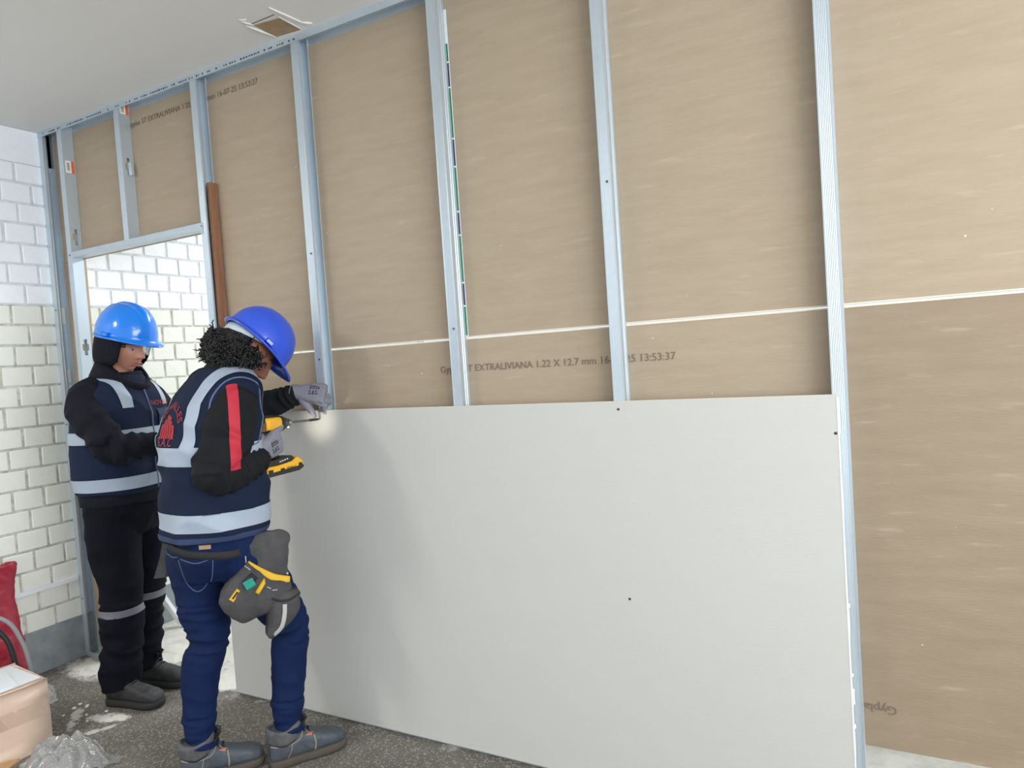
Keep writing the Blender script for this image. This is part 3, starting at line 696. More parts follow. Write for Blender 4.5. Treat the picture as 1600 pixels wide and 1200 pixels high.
def body_mesh(J, H, F, sc, rs):
    """continuous body: J joints dict (world)"""
    bm = bmesh.new(); R, Fw = J['R'], J['F']
    head_shape(bm, H, F, sc)
    up = F.col[2]; fw = F.col[1]
    tube(bm, [J['neck'] - V((0, 0, .03)), (J['neck'] + H - up * .07) / 2 - fw * .010, H - up * .055 - fw * .022], [.064, .056, .056], n=18, k=3)
    loft(bm, [(J['pelvis'] - V((0, 0, .08)), R, Fw, .15, .11), (J['pelvis'] + V((0, 0, .06)), R, Fw, .15, .105), ((J['pelvis'] + J['chest']) / 2, R, Fw, .14, .10), (J['chest'], R, Fw, .16, .115), (J['neck'] - V((0, 0, .07)), R, Fw, .15, .085), (J['neck'], R, Fw, .06, .06)], 24)
    for s in ('L', 'R'):
        tube(bm, [J['neck'] - V((0, 0, .05)), J['sh' + s], J['el' + s], J['wr' + s]], [.06, .050, .036, .021], n=14, k=5)
        tube(bm, [J['hip' + s], J['kn' + s], J['an' + s]], [.076, .046, .028], n=14, k=6)
        ft = J['an' + s] + J['ft' + s] * .12 - V((0, 0, J['an' + s].z - .055)); tube(bm, [J['an' + s], V((J['an' + s].x, J['an' + s].y, .065)), ft], [.028, .026, .018], n=12, k=3)
        hd = (J['wr' + s] - J['el' + s]).normalized(); tube(bm, [J['wr' + s], J['wr' + s] + hd * .04], [.020, .010], n=12)
    return remesh(bm, .0042, 2)

def wrap_marks(name, bvh, origin, ux, uy, m, parent, cells, lift=.0015):
    """small printed bars projected on a surface"""
    ux = V(ux).normalized(); uy = V(uy).normalized(); uz = ux.cross(uy); b = bmesh.new()
    for (x0, y0, x1, y1) in cells:
        g_ = []
        for i in range(4):
            row = []
            for j in range(3):
                h = bvh.ray_cast(V(origin) + ux * (x0 + (x1 - x0) * i / 3) + uy * (y0 + (y1 - y0) * j / 2) + uz * .2, -uz)
                row.append(b.verts.new(h[0] + uz * lift) if h[0] is not None else None)
            g_.append(row)
        for i in range(3):
            for j in range(2):
                q = (g_[i][j], g_[i + 1][j], g_[i + 1][j + 1], g_[i][j + 1])
                if all(q): b.faces.new(q)
    o = obj(name, b, m, parent); o['kind'] = 'stuff'; return o
MARKS = [(-.018, .004, -.012, .022), (-.010, .006, .002, .010), (-.010, .014, .002, .021), (.005, .003, .009, .022), (.012, .006, .018, .018), (-.018, -.020, -.008, -.014), (-.018, -.011, -.013, -.002), (-.005, -.020, .002, -.003), (.005, -.018, .017, -.013), (.006, -.009, .012, -.002)]

def coat(bm, n, d, w):
    """palm side of a glove takes the second material"""
    for f in bm.faces:
        c = f.calc_center_median() - w
        if f.normal.dot(n) < -.25 or (c.dot(d) > .125 and f.normal.dot(n) < .35): f.material_index = 1
# ------------------------------------------------------------------ worker drilling (in front)
def torso_loft(bm, rows, R, F):
    loft(bm, [(V(c), R, F, a, b_, e) for c, a, b_, e in rows], 40)
Fc = frame(76); R2, F2 = Fc.col[0].copy(), Fc.col[1].copy()
H2 = V((.546, -.283, 1.476)); FH2 = frame(64, 48, 0)
J2 = dict(R=R2, F=F2, pelvis=V((.475, -.415, .88)), chest=V((.485, -.385, 1.2)), neck=V((.505, -.345, 1.39)),
          shR=V((.630, -.425, 1.300)), elR=V((.645, -.545, 1.085)), wrR=V((.648, -.345, 1.112)),
          shL=V((.330, -.300, 1.33)), elL=V((.395, -.105, 1.265)), wrL=V((.565, -.072, 1.302)),
          hipR=V((.560, -.425, .85)), knR=V((.612, -.250, .465)), anR=V((.622, -.300, .12)), ftR=V((.45, .89, 0)),
          hipL=V((.390, -.405, .85)), knL=V((.418, -.445, .475)), anL=V((.402, -.492, .12)), ftL=V((.62, .78, 0)))
body2 = obj('person', body_mesh(J2, H2, FH2, .97, None), SKIN2, smooth=True, loc=(.5, -.4, 0))
tag(body2, 'person in royal blue hard hat and jeans driving a screw into the grey panel', 'person')
face_bits(body2, H2, FH2, .97, True)
# jeans
b = bmesh.new()
loft(b, [((.47, -.415, .70), R2, F2, .115, .115, 2.2), ((.470, -.415, .78), R2, F2, .172, .145, 2.2), ((.47, -.418, .86), R2, F2, .176, .142, 2.2), ((.472, -.415, .97), R2, F2, .165, .130, 2.2)], 32)
tube(b, [(.560, -.425, .86), (.575, -.385, .76), (.595, -.310, .61), (.612, -.250, .475), (.606, -.258, .36), (.612, -.285, .22), (.622, -.300, .115)], [.095, .105, .087, .066, .064, .055, .050], n=22, k=5)
tube(b, [(.390, -.405, .86), (.388, -.418, .76), (.402, -.432, .61), (.418, -.445, .475), (.400, -.470, .36), (.396, -.486, .22), (.402, -.492, .105)], [.095, .115, .092, .068, .066, .054, .049], n=22, k=5)
b = remesh(b, .0055, 3)
displace(b, folds([((.57, -.4, .86), (.60, -.31, .60), .003, .003, 16), ((.60, -.31, .60), (.612, -.25, .44), .007, .008, 26), ((.608, -.25, .44), (.612, -.28, .22), .003, .003, 20), ((.612, -.28, .22), (.622, -.30, .10), .010, .014, 30),
                   ((.39, -.41, .86), (.402, -.43, .60), .003, .004, 16), ((.402, -.43, .60), (.415, -.45, .44), .010, .010, 26), ((.415, -.45, .44), (.396, -.486, .22), .004, .003, 20), ((.396, -.486, .22), (.402, -.492, .10), .010, .014, 30)], seed=3))
jb = mk_bvh(b); jeans = obj('jeans', b, JEANS, body2, True)
def on_surf(bvh, pts, dirv, lift=.002, k=5):
    out = []
    for p in spline([list(q) for q in pts], k):
        h = bvh.ray_cast(V(p) - V(dirv) * .4, V(dirv))
        if h[0] is not None: out.append(h[0] - V(dirv) * lift)
    return out
vd = V((-.79, .61, 0))
for pts in ([(.47, -.56, .795), (.52, -.54, .785), (.58, -.52, .80)], [(.46, -.56, .79), (.475, -.55, .70), (.52, -.54, .665), (.56, -.52, .71), (.58, -.52, .80)], [(.36, -.55, .80), (.42, -.57, .79), (.455, -.56, .80)]):
    q = on_surf(jb, pts, vd, .001)
    if len(q) > 2: b = bmesh.new(); tube(b, q, .0016, n=6); obj('pocket_stitching', b, PIPE, jeans, True)
h = jb.ray_cast(V((.52, -.50, .838)) - vd * .5, vd)
if h[0] is not None:
    b = bmesh.new(); obox(b, h[0] + h[1] * .001, h[1].cross(V((0, 0, 1))), (0, 0, 1), h[1], .019, .007, .002, .001); obj('waist_patch', b, mat('tan_leather', srgb(176, 146, 110), rough=.7), jeans)['label'] = 'tan leather waist patch'
# boots
boot(body2, (.590, -.372, 0), 60, BOOTG, SOLE, BOOTC, L=.275, tagged=True)
boot(body2, (.360, -.552, 0), 52, BOOTG, SOLE, BOOTC, L=.275, tagged=True)
# jacket
b = bmesh.new()
loft(b, [((.475, -.412, .86), R2, F2, .165, .125), ((.474, -.412, 1.1), R2, F2, .18, .13), ((.485, -.385, 1.30), R2, F2, .185, .112), ((.50, -.355, 1.385), R2, F2, .12, .09), ((.508, -.345, 1.425), R2, F2, .073, .075), ((.520, -.325, 1.455), R2, F2, .072, .074)], 32)
tube(b, [(.570, -.395, 1.335), (.628, -.428, 1.288), (.645, -.480, 1.19), (.648, -.540, 1.092), (.652, -.505, 1.072), (.652, -.415, 1.086), (.648, -.345, 1.110)], [.062, .080, .082, .070, .066, .058, .044], n=22, k=4)
tube(b, [(.40, -.33, 1.36), (.335, -.295, 1.325), (.36, -.19, 1.285), (.40, -.112, 1.262), (.47, -.088, 1.278), (.570, -.072, 1.303)], [.075, .085, .068, .056, .050, .040], n=20, k=4)
b = remesh(b, .006, 4)
displace(b, folds([((.628, -.428, 1.30), (.648, -.54, 1.09), .007, .012, 18), ((.648, -.54, 1.08), (.648, -.345, 1.11), .009, .008, 34), ((.335, -.295, 1.325), (.40, -.11, 1.262), .004, .005, 20), ((.40, -.11, 1.262), (.57, -.072, 1.303), .007, .007, 34), ((.48, -.4, .9), (.5, -.36, 1.38), .002, .002, 9)], seed=11))
JB2 = b.copy(); jk = obj('jacket', b, JACK, body2, True)
# red stripe down the outside of the upper sleeve (a strip of the sleeve surface)
ax = (V((0, 0, -.2)) + V((.61, .79, 0)) * -.012).normalized(); vdir = V((.82, -.57, 0)); sd = ax.cross(vdir).normalized()
c0 = V((.628, -.428, 1.34))
st = patch(JB2, [(c0 + sd * -.012, sd), (c0 + sd * .022, -sd), (V((.66, -.5, 1.088)), (0, 0, 1)), (V((.66, -.5, 1.398)), (0, 0, -1)), (c0 + vdir * .004, vdir), (V((.585, 0, 0)), (1, 0, 0))], .0022)
obj('sleeve_stripe', st, REDS, jk, True)['label'] = 'red stripe down the sleeve'
# vest
vrows = [((.472, -.415, .850), .190, .158, 2.3), ((.472, -.413, .90), .192, .160, 2.3), ((.474, -.408, 1.00), .194, .160, 2.3), ((.474, -.412, 1.12), .198, .148, 2.3), ((.478, -.403, 1.22), .200, .143, 2.3), ((.487, -.382, 1.31), .196, .128, 2.3), ((.495, -.364, 1.355), .182, .112, 2.2), ((.50, -.354, 1.392), .130, .090, 2.0), ((.505, -.348, 1.415), .085, .078, 2.0)]
b = bmesh.new(); torso_loft(b, [(list(r[:3]), r[3], r[4], r[5]) for r in spline([list(c) + [a, q, e] for c, a, q, e in vrows], 4)], R2, F2)
b = remesh(b, .006, 4)
displace(b, lambda c, n_: .009 * noise.noise(V((c.x * 5, c.y * 5, c.z * 9 + 4))) + .010 * (1 - 2.2 * abs(noise.noise(V((c.x * 6 + 3, c.y * 6 + c.z * 5, c.z * 8))))) * (1 if c.z < 1.2 else .5))
VB2 = b.copy(); vbv = mk_bvh(b); vest = obj('vest', b, NAVY, body2, True); vest['label'] = 'navy safety vest with grey reflective tape'
zc = lambda z: (V((0, 0, z)))
tl = V((0, 0, 1))
o_ = obj('reflective_stripe', patch(VB2, [(zc(.887), (0, 0, 1)), (zc(.945), (0, 0, -1))], .0025), REFL, vest, True)
o_ = obj('reflective_stripe', patch(VB2, [(zc(1.105), (0, 0, 1)), (zc(1.165), (0, 0, -1))], .0025), REFL, vest, True)
for s in (1, -1):
    cc = V((.48, -.40, 0))
    o_ = obj('reflective_stripe', patch(VB2, [(cc + R2 * s * .088, R2 * s), (cc + R2 * s * .136, -R2 * s), (zc(1.16), (0, 0, 1))], .0027), REFL, vest, True)
o_ = obj('hem', patch(VB2, [(zc(.853), (0, 0, 1)), (zc(.870), (0, 0, -1))], .003), mat('vest_hem', srgb(44, 58, 92), rough=.8), vest, True)
# armhole piping
for s, sh in ((1, J2['shR']), (-1, J2['shL'])):
    b = bmesh.new(); pts = []
    for i in range(33):
        a = 2 * PI * i / 32; q = sh + R2 * s * .01 - V((0, 0, .035)) + F2 * .092 * math.cos(a) + V((0, 0, 1)) * .120 * math.sin(a)
        hh = vbv.find_nearest(q); pts.append(hh[0] + hh[1] * .001)
    tube(b, pts, .0032, n=6); obj('armhole_piping', b, PIPE, vest, True)
# back print
back = -F2; bo = V((.474, -.41, 1.225)) 
wrap_text('back_print', 'NOVALLES', .034, vbv, bo + tl * .065, R2, tl, LOGO, vest, arc=.062)
wrap_text('back_print', 'S.A.C', .040, vbv, bo - tl * .055, R2, tl, LOGO, vest)
for k_ in range(6):
    xo = -.036 + .0135 * k_; hgt = (.045, .060, .075, .070, .055, .045)[k_]; q = []
    for j in range(7):
        hh = vbv.ray_cast(bo + R2 * xo + tl * (-.030 + hgt * j / 6) - F2 * .4, F2)
        if hh[0] is not None: q.append(hh[0] + hh[1] * .002)
    if len(q) > 1: b = bmesh.new(); tube(b, q, .0042, n=6); obj('back_print', b, LOGO, vest)
# hair: curls round the back and sides of the head
b = bmesh.new(); rr = random.Random(21)
hb = bmesh.new(); head_shape(hb, H2, FH2, 1.0); hbv = BVHTree.FromBMesh(hb); hb.free()
cap = bmesh.new(); ball(cap, H2 + FH2 @ V((0, -.026, -.020)), (.092, .088, .085), FH2, 28, 20); ball(cap, H2 + FH2 @ V((0, -.062, -.045)), (.080, .062, .075), FH2, 24, 16)
cap = remesh(cap, .006, 2); displace(cap, lambda c, n_: .011 * noise.noise(c * 30) + .006 * noise.noise(c * 65))
hair = obj('hair', cap, HAIR, body2, True); hair['label'] = 'black curly hair'
n_c = 0
while n_c < 760:
    a = rr.uniform(-PI, PI); e = rr.uniform(-.95, .55)
    d = V((math.sin(a) * math.cos(e), -math.cos(a) * math.cos(e), math.sin(e)))
    if d.y > (.62 if d.z > -.30 else .30) or (d.y > -.05 and d.z < -.45) or d.z > (-.15 if d.y < -.45 else .10): continue
    P0 = H2 + FH2 @ V((d.x * .098, d.y * .112 - .022, d.z * .115 - .012))
    out = (FH2 @ d).normalized(); t = V((rr.gauss(0, 1), rr.gauss(0, 1), rr.gauss(-.6, 1))).normalized(); t = (t - out * t.dot(out) * .6).normalized()
    u_ = t.cross(out).normalized(); L = rr.uniform(.025, .055); R_ = rr.uniform(.004, .009); ph = rr.uniform(0, 6); pts = []
    for j in range(9):
        q = j / 8; an = ph + q * rr.uniform(5.5, 8.5)
        pts.append(P0 + t * L * (q - .3) + out * (R_ * math.cos(an) + .006 * q) + u_ * R_ * math.sin(an))
    tube(b, pts, [.0024] * 8 + [.0008], n=5); n_c += 1
hc = obj('curls', b, HAIR, hair, True); hc['kind'] = 'stuff'
HB = mat('helmet_royal_blue', srgb(46, 86, 214), rough=.28, coat=.4, var=.12, vscale=40)
hh2 = helmet(body2, H2 + FH2 @ V((0, .006, .040)), FH2, HB, False, 'royal blue hard hat tilted forward', .93)
b = bmesh.new(); tube(b, [H2 + FH2 @ V(q) for q in ((.100, -.030, .03), (.106, -.012, -.03), (.098, .012, -.085), (.055, .045, -.118), (0, .055, -.128), (-.055, .045, -.118), (-.098, .012, -.085), (-.1, -.03, .03))], .0022, n=6, k=5); obj('chin_strap', b, STRAP, hh2, True)
# gloves
gb, (w_, d_, n_, s_) = hand(J2['wrR'] + V((-.002, -.004, .006)), (-.06, .94, .30), (.97, .10, -.12), True, [(8, 22, 40), (34, 84, 50), (36, 86, 50), (38, 86, 50)], [(.035, .034, .022), (.062, .030, .046), (.082, .016, .054)], 1.10, rad=.0102)
gv = mk_bvh(gb); coat(gb, n_, d_, w_); gR = obj('glove', gb, [GLOVE, GLOVEP], body2, True); gR['label'] = 'grey knitted glove around the drill handle'
wrap_marks('glove_print', gv, w_ + d_ * .055, d_, n_.cross(d_), GPRINT, gR, MARKS)
gb, (w_, d_, n_, s_) = hand(J2['wrL'] + V((.006, 0, .006)), (.88, .42, -.10), (.25, -.72, .62), False, [(52, 60, 36), (58, 62, 36), (60, 62, 36), (62, 62, 36)], [(.030, .040, .020), (.050, .056, .034), (.062, .072, .040)], 1.06, rad=.0102)
gv = mk_bvh(gb); coat(gb, n_, d_, w_); gL = obj('glove', gb, [GLOVE, GLOVEP], body2, True); gL['label'] = 'grey knitted glove steadying the top of the panel'
wrap_marks('glove_print', gv, w_ + d_ * .062, d_, n_.cross(d_), GPRINT, gL, MARKS)
# ---- tool belt
BAGM = mat('pouch_dark_grey', srgb(64, 63, 66), rough=.85, var=.7, vscale=14, vcol=srgb(88, 86, 86), bump=.25, bscale=90)
BAGD = mat('pouch_black', srgb(42, 41, 44), rough=.85, var=.5, vscale=14, bump=.2, bscale=90)
BAGY = mat('pouch_yellow', srgb(224, 178, 44), rough=.7); BAGW = mat('pouch_grey_tape', srgb(188, 186, 184), rough=.6, var=.5, vscale=40); TEAL = mat('teal_plastic', srgb(22, 148, 128), rough=.4)
b = bmesh.new(); N = 60; rs = []
for z, k_ in ((.812, .985), (.838, .985), (.838, .95), (.812, .95)):
    rs.append([V((.472, -.416, z)) + R2 * .186 * k_ * math.cos(2 * PI * i / N) + F2 * .152 * k_ * math.sin(2 * PI * i / N) - V((0, 0, .022)) * math.cos(2 * PI * i / N) for i in range(N)])
rings(b, rs, close=True); belt = obj('tool_belt', b, BAGD, body2, True); belt['label'] = 'black tool belt with pouches on both hips'
# right pouch: local frame on the hip, facing the camera side
pn = V((.86, -.51, 0)).normalized(); pr = V((.51, .86, 0)); pu = V((0, 0, 1))
PO = V((.672, -.360, .70)) + pn * .038
def PP(x, y, z): return PO + pr * x + pu * y + pn * z
def slab(pts, t0, t1, cut=None):
    """closed thin shape: outline pts (x,y) in pouch frame, bulging between depths t0(x,y) and t1(x,y)"""
    bb = bmesh.new(); cx = sum(p[0] for p in pts) / len(pts); cy = sum(p[1] for p in pts) / len(pts)
    loop = [q[:2] for q in spline([list(p) for p in pts] + [list(pts[0])], 5)][:-1]
    fr = [1.0, .97, .85, .6, .3]
    F_ = [[PP(cx + (x - cx) * f, cy + (y - cy) * f, t1(f)) for x, y in loop] for f in fr]; B_ = [[PP(cx + (x - cx) * f, cy + (y - cy) * f, t0(f)) for x, y in loop] for f in reversed(fr)]
    rings(bb, B_ + F_); return bb
fl = lambda v: (lambda f: v)
bul = lambda lo, hi: (lambda f: lo + (hi - lo) * (1 - f ** 4))
b = slab([(-.098, .138), (-.03, .152), (.030, .152), (.061, .128), (.058, .09), (.050, .03), (.047, -.022), (.0, -.03), (-.06, .02), (-.088, .07)], fl(-.032), bul(-.020, .000))
displace(b, lambda c, n_: .006 * noise.noise(c * 22) + .003 * noise.noise(c * 50)); flap = obj('pouch_apron', b, BAGM, belt, True)
b = slab([(-.086, .070), (-.050, .036), (-.010, .002), (.046, -.020), (.050, -.075), (.0, -.118), (-.045, -.122), (-.105, -.132), (-.142, -.112), (-.178, -.062), (-.168, -.020), (-.116, .036)], fl(-.040), bul(-.010, .034))
displace(b, lambda c, n_: .005 * noise.noise(c * 20) + .003 * noise.noise(c * 45)); pouch = obj('main_pocket', b, BAGM, belt, True); pbv = BVHTree.FromPolygons([v.co + V(body2['_w']) for v in pouch.data.vertices], [p.vertices[:] for p in pouch.data.polygons])
def on_p(x, y, lift=.002):
    h = pbv.ray_cast(PP(x, y, .3), -pn); return (h[0] + pn * lift) if h[0] is not None else PP(x, y, .0 + lift)
b = bmesh.new(); q = [on_p(x, y, .004) for x, y in ((-.082, .070), (-.050, .036), (-.012, .004), (.015, -.010), (.046, -.017))]; tube(b, q, [.003, .008, .013, .014, .010], n=8, k=4, flat=.3, up=tuple(pu)); obj('yellow_trim', b, BAGY, belt, True)
b = slab([(-.028, -.046), (.030, -.052), (.072, -.058), (.074, -.085), (.066, -.125), (.030, -.168), (-.034, -.200), (-.038, -.15)], fl(-.024), bul(.014, .044))
displace(b, lambda c, n_: .004 * noise.noise(c * 26)); pk = obj('side_pocket', b, BAGM, belt, True)
b = bmesh.new(); tube(b, [PP(.014, -.085, .047), PP(.010, -.12, .049), PP(-.002, -.16, .045), PP(-.026, -.188, .026)], .0075, n=8, k=4, flat=.25, up=tuple(pr)); obj('grey_strip', b, BAGW, pk, True)
b = bmesh.new(); tube(b, [PP(-.030, -.056, .020), PP(.0, -.072, .042), PP(.036, -.074, .043), PP(.072, -.066, .020)], .0035, n=8, k=4); obj('pocket_rim', b, BAGD, pk, True)
b = bmesh.new(); obox(b, on_p(-.135, -.026, .002), pr + pu * 1.1, pr * -1.1 + pu, pn, .020, .008, .0018, .001); lb = obj('yellow_label', b, BAGY, pouch)
b = bmesh.new(); obox(b, on_p(-.135, -.026, .0042), pr + pu * 1.1, pr * -1.1 + pu, pn, .013, .0028, .0004); obj('label_print', b, BAGD, lb)
b = bmesh.new(); tube(b, [on_p(-.100, .002, .006), on_p(-.070, .028, .006)], [.017, .014], n=12); kn = obj('utility_knife', b, BAGD, belt, True)
b = bmesh.new(); obox(b, on_p(-.092, .008, .020), pr + pu * .4, pr * -.4 + pu, pn, .013, .011, .005, .003); obj('teal_grip', b, TEAL, kn)
b = bmesh.new(); tube(b, [on_p(-.070, -.030, .007), on_p(-.046, -.002, .007), on_p(-.040, .008, .007)], [.008, .008, .002], n=10); obj('yellow_marker', b, BAGY, belt, True)
for (x, y, dx, dy) in ((-.090, .080, 0, .010), (-.088, .052, .006, -.005), (-.030, -.022, .006, -.004), (-.012, -.034, .008, -.001)):
    b = bmesh.new(); tube(b, [on_p(x - dx, y - dy, .004), on_p(x + dx, y + dy, .004)], .0018, n=6); obj('bar_tack', b, BAGW, pouch)
b = bmesh.new(); ball(b, PP(.040, .004, .002), .004, u=8, v=6); obj('rivet', b, BAGW, flap)
# left pouch with wooden handled tools
LP = V((.296, -.405, .76)); ln = V((-.80, -.55, 0)).normalized(); lr = V((.62, .785, 0))
b = bmesh.new(); prism(b, [LP + lr * x + pu * y - V((1, .2, 0)) * .02 for x, y in ((-.030, .06), (.04, .06), (.055, -.02), (.05, -.075), (-.070, -.080), (-.045, -.01))], -ln * .0, ln * .035); displace(b, lambda c, n_: .002 * noise.noise(c * 30))
lp = obj('left_pouch', b, BAGM, belt)
WOODH = mat('tool_wood', srgb(190, 140, 70), rough=.5, var=.5, vscale=30)
b = bmesh.new(); a_ = LP + lr * -.044 + ln * .02; tube(b, [a_ + pu * .045, a_ + pu * .065, a_ + pu * .088, a_ + pu * .095], [.005, .010, .013, .009], n=12, k=4); obj('wooden_handle', b, WOODH, belt, True)
b = bmesh.new(); a_ = LP + lr * .0 + ln * .04; tube(b, [a_ + pu * .010, a_ + pu * -.012, a_ + pu * -.032], [.008, .012, .009], n=12, k=4); obj('wooden_handle', b, WOODH, belt, True)
b = bmesh.new(); tube(b, [a_ - pu * .03 + lr * .0, a_ - pu * .06 + lr * .012, a_ - pu * .10 + lr * .030, a_ - pu * .13 + lr * .038], [.010, .008, .008, .004], n=10, k=4); obj('pliers', b, BAGD, belt, True)
b = bmesh.new(); tube(b, [a_ - pu * .045 + lr * -.008 + ln * .006 + (lr * math.cos(t_) + pu * math.sin(t_)) * .012 for t_ in [i * 2 * PI / 14 for i in range(15)]], .0028, n=8); obj('key_ring', b, mat('chrome', srgb(200, 200, 205), rough=.2, metal=1), belt, True)

# ------------------------------------------------------------------ cordless driver in the right hand
YEL = mat('tool_yellow', srgb(240, 180, 38), rough=.42, spec=.5); TBK = mat('tool_black', srgb(44, 42, 40), rough=.55, var=.4, vscale=40); CHR = mat('bit_steel', srgb(186, 186, 188), rough=.25, metal=1)
DT = V((.609, PY - BT - .001, 1.199)); dd = V((0, 1, -.03)).normalized(); du = V((0, .03, 1)).normalized(); dr_ = V((1, 0, 0))
def D(y, z, x=0): return DT + dd * y + du * z + dr_ * x   # y measured from the tip, negative backwards
drill = thing('cordless_driver', (.609, -.2, 1.0), 'yellow and black cordless impact driver held against the top of the grey panel', 'power tool')
SH = .040
b = bmesh.new(); loft(b, [(D(y - SH, 0), dr_, du, a, c, 2.6) for y, a, c in ((-.305, .020, .021), (-.298, .028, .030), (-.25, .030, .033), (-.20, .030, .033), (-.165, .027, .029), (-.15, .022, .024))], 24); hs = obj('motor_housing', b, TBK, drill, True)
b = bmesh.new(); loft(b, [(D(y - SH, .002), dr_, du, a, c, 4.0) for y, a, c in ((-.252, .031, .020), (-.248, .0335, .024), (-.20, .0335, .025), (-.182, .0325, .024), (-.178, .030, .020))], 24); sh_ = obj('side_shell', b, YEL, drill, True); sh_['label'] = 'yellow side shell'
b = bmesh.new(); obox(b, D(-.214 - SH, .001, .0332), dd, du, dr_, .018, .012, .0012, .0006); obj('name_plate', b, mat('tool_label', srgb(226, 170, 60), rough=.5), sh_)
for i in range(5):
    b = bmesh.new(); obox(b, D(-.292 - SH + .0095 * i, -.006, .0285), du, dd, dr_, .014, .0022, .003, .001); obj('vent_slot', b, mat('vent_amber', srgb(150, 112, 50), rough=.6), hs)
b = bmesh.new(); loft(b, [(D(y - SH, 0), dr_, du, a, a) for y, a in ((-.152, .021), (-.140, .020), (-.128, .016), (-.124, .012))], 24); nz_ = obj('nose_cone', b, mat('tool_grey', srgb(92, 90, 88), rough=.35, metal=.5), drill, True)
b = bmesh.new(); loft(b, [(D(y - SH, 0), dr_, du, a, a) for y, a in ((-.128, .012), (-.116, .0125), (-.108, .009), (-.104, .006))], 20); obj('bit_collar', b, CHR, drill, True)
b = bmesh.new(); loft(b, [(D(y, 0), dr_, du, a, a) for y, a in ((-.11 - SH, .0038), (-.055, .0038), (-.054, .0050), (-.012, .0050), (-.011, .0028), (-.003, .0026))], 12); obj('driver_bit', b, mat('bit_dark', srgb(84, 80, 76), rough=.3, metal=1), drill, True)
b = bmesh.new(); loft(b, [(D(-.240 - SH, -.02), dr_, dd, .022, .026), (D(-.238 - SH * .8, -.05), dr_, dd, .0185, .023), (D(-.236 - SH * .45, -.09), dr_, dd, .0185, .022), (D(-.232 - SH * .2, -.122), dr_, dd, .021, .025)], 20); obj('handle', b, TBK, drill, True)
b = bmesh.new(); obox(b, D(-.206 - SH * .8, -.040), dd, du, dr_, .007, .014, .009, .003); obj('trigger', b, mat('trigger_black', srgb(30, 30, 30), rough=.4), drill)
bt = [(-.300, -.128), (-.165, -.118), (-.148, -.128), (-.128, -.150), (-.128, -.164), (-.150, -.176), (-.300, -.182)]
b = bmesh.new(); prism(b, [D(y, z) for y, z in ((-.292, -.128), (-.180, -.118), (-.160, -.136), (-.292, -.150))], dr_ * -.028, dr_ * .0285); foot = obj('handle_foot', b, TBK, drill)
b = bmesh.new(); prism(b, [D(y, z) for y, z in ((-.300, -.148), (-.245, -.146), (-.185, -.140), (-.160, -.124), (-.132, -.143), (-.130, -.158), (-.300, -.172))], dr_ * -.034, dr_ * .034); bmesh.ops.bevel(b, geom=b.edges[:], offset=.002, segments=2, affect='EDGES'); bat = obj('battery', b, YEL, drill); bat['label'] = 'yellow and black battery pack'
b = bmesh.new(); prism(b, [D(y, z) for y, z in ((-.302, -.170), (-.130, -.157), (-.128, -.166), (-.150, -.176), (-.302, -.184))], dr_ * -.033, dr_ * .033); obj('battery_base', b, TBK, bat)
for (y, z, a, c) in ((-.286, -.165, .010, .007), (-.232, -.164, .009, .006), (-.146, -.154, .008, .006)):
    b = bmesh.new(); obox(b, D(y, z, .0345), dd, du, dr_, a, c, .0012); obj('battery_notch', b, TBK, bat)
put_text('battery_print', 'DEWALT', .0105, D(-.212, -.1625, .0348), dd, du, TBK, bat)
for i in range(4):
    b = bmesh.new(); obox(b, D(-.236 + .011 * i, -.134 + .002 * i, .0292), dd, du, dr_, .0035, .0018, .0006); obj('charge_mark', b, LBL, foot)
b = bmesh.new(); ball(b, D(-.122 - SH, -.016), .0026, u=10, v=8); obj('work_light', b, mat('drill_led', (1, 1, 1, 1), emit=((1, .97, .86, 1), 12)), drill)
la = bpy.data.lights.new('work_light_beam', 'SPOT'); la.energy = .55; la.spot_size = RAD(80); la.spot_blend = 1.0; la.shadow_soft_size = .006; la.color = (1, .95, .82)
lo = bpy.data.objects.new('work_light_beam', la); COL.objects.link(lo); lo.parent = drill
lo.location = D(-.112 - SH, -.020) - V(drill['_w']); lo.rotation_euler = (dd + du * .12).to_track_quat('-Z', 'Y').to_euler()

# ------------------------------------------------------------------ second worker, watching
Fd = frame(16); R1, F1 = Fd.col[0].copy(), Fd.col[1].copy(); O1 = V((-.425, -.165, 0))
def W(a, f, z): return O1 + R1 * a + F1 * f + V((0, 0, z))
H1 = V((-.362, -.150, 1.552)); FH1 = frame(10, 15, 0)
J1 = dict(R=R1, F=F1, pelvis=W(0, 0, .90), chest=W(0, .01, 1.2), neck=W(0, .015, 1.40),
          shR=W(.165, 0, 1.340), elR=W(.196, .112, 1.150), wrR=W(.06, .30, 1.125),
          shL=W(-.185, 0, 1.35), elL=W(-.214, .09, 1.135), wrL=W(-.06, .30, 1.10),
          hipR=W(.085, 0, .88), knR=W(.092, .016, .47), anR=W(.092, -.02, .12), ftR=F1.copy(),
          hipL=W(-.085, 0, .88), knL=W(-.085, -.012, .47), anL=W(-.085, -.045, .12), ftL=F1.copy())
body1 = obj('person', body_mesh(J1, H1, FH1, .97, None), SKIN1, smooth=True, loc=(O1.x, O1.y, 0))
tag(body1, 'person in bright blue hard hat and clear glasses standing in the door opening', 'person')
face_bits(body1, H1, FH1, .97)
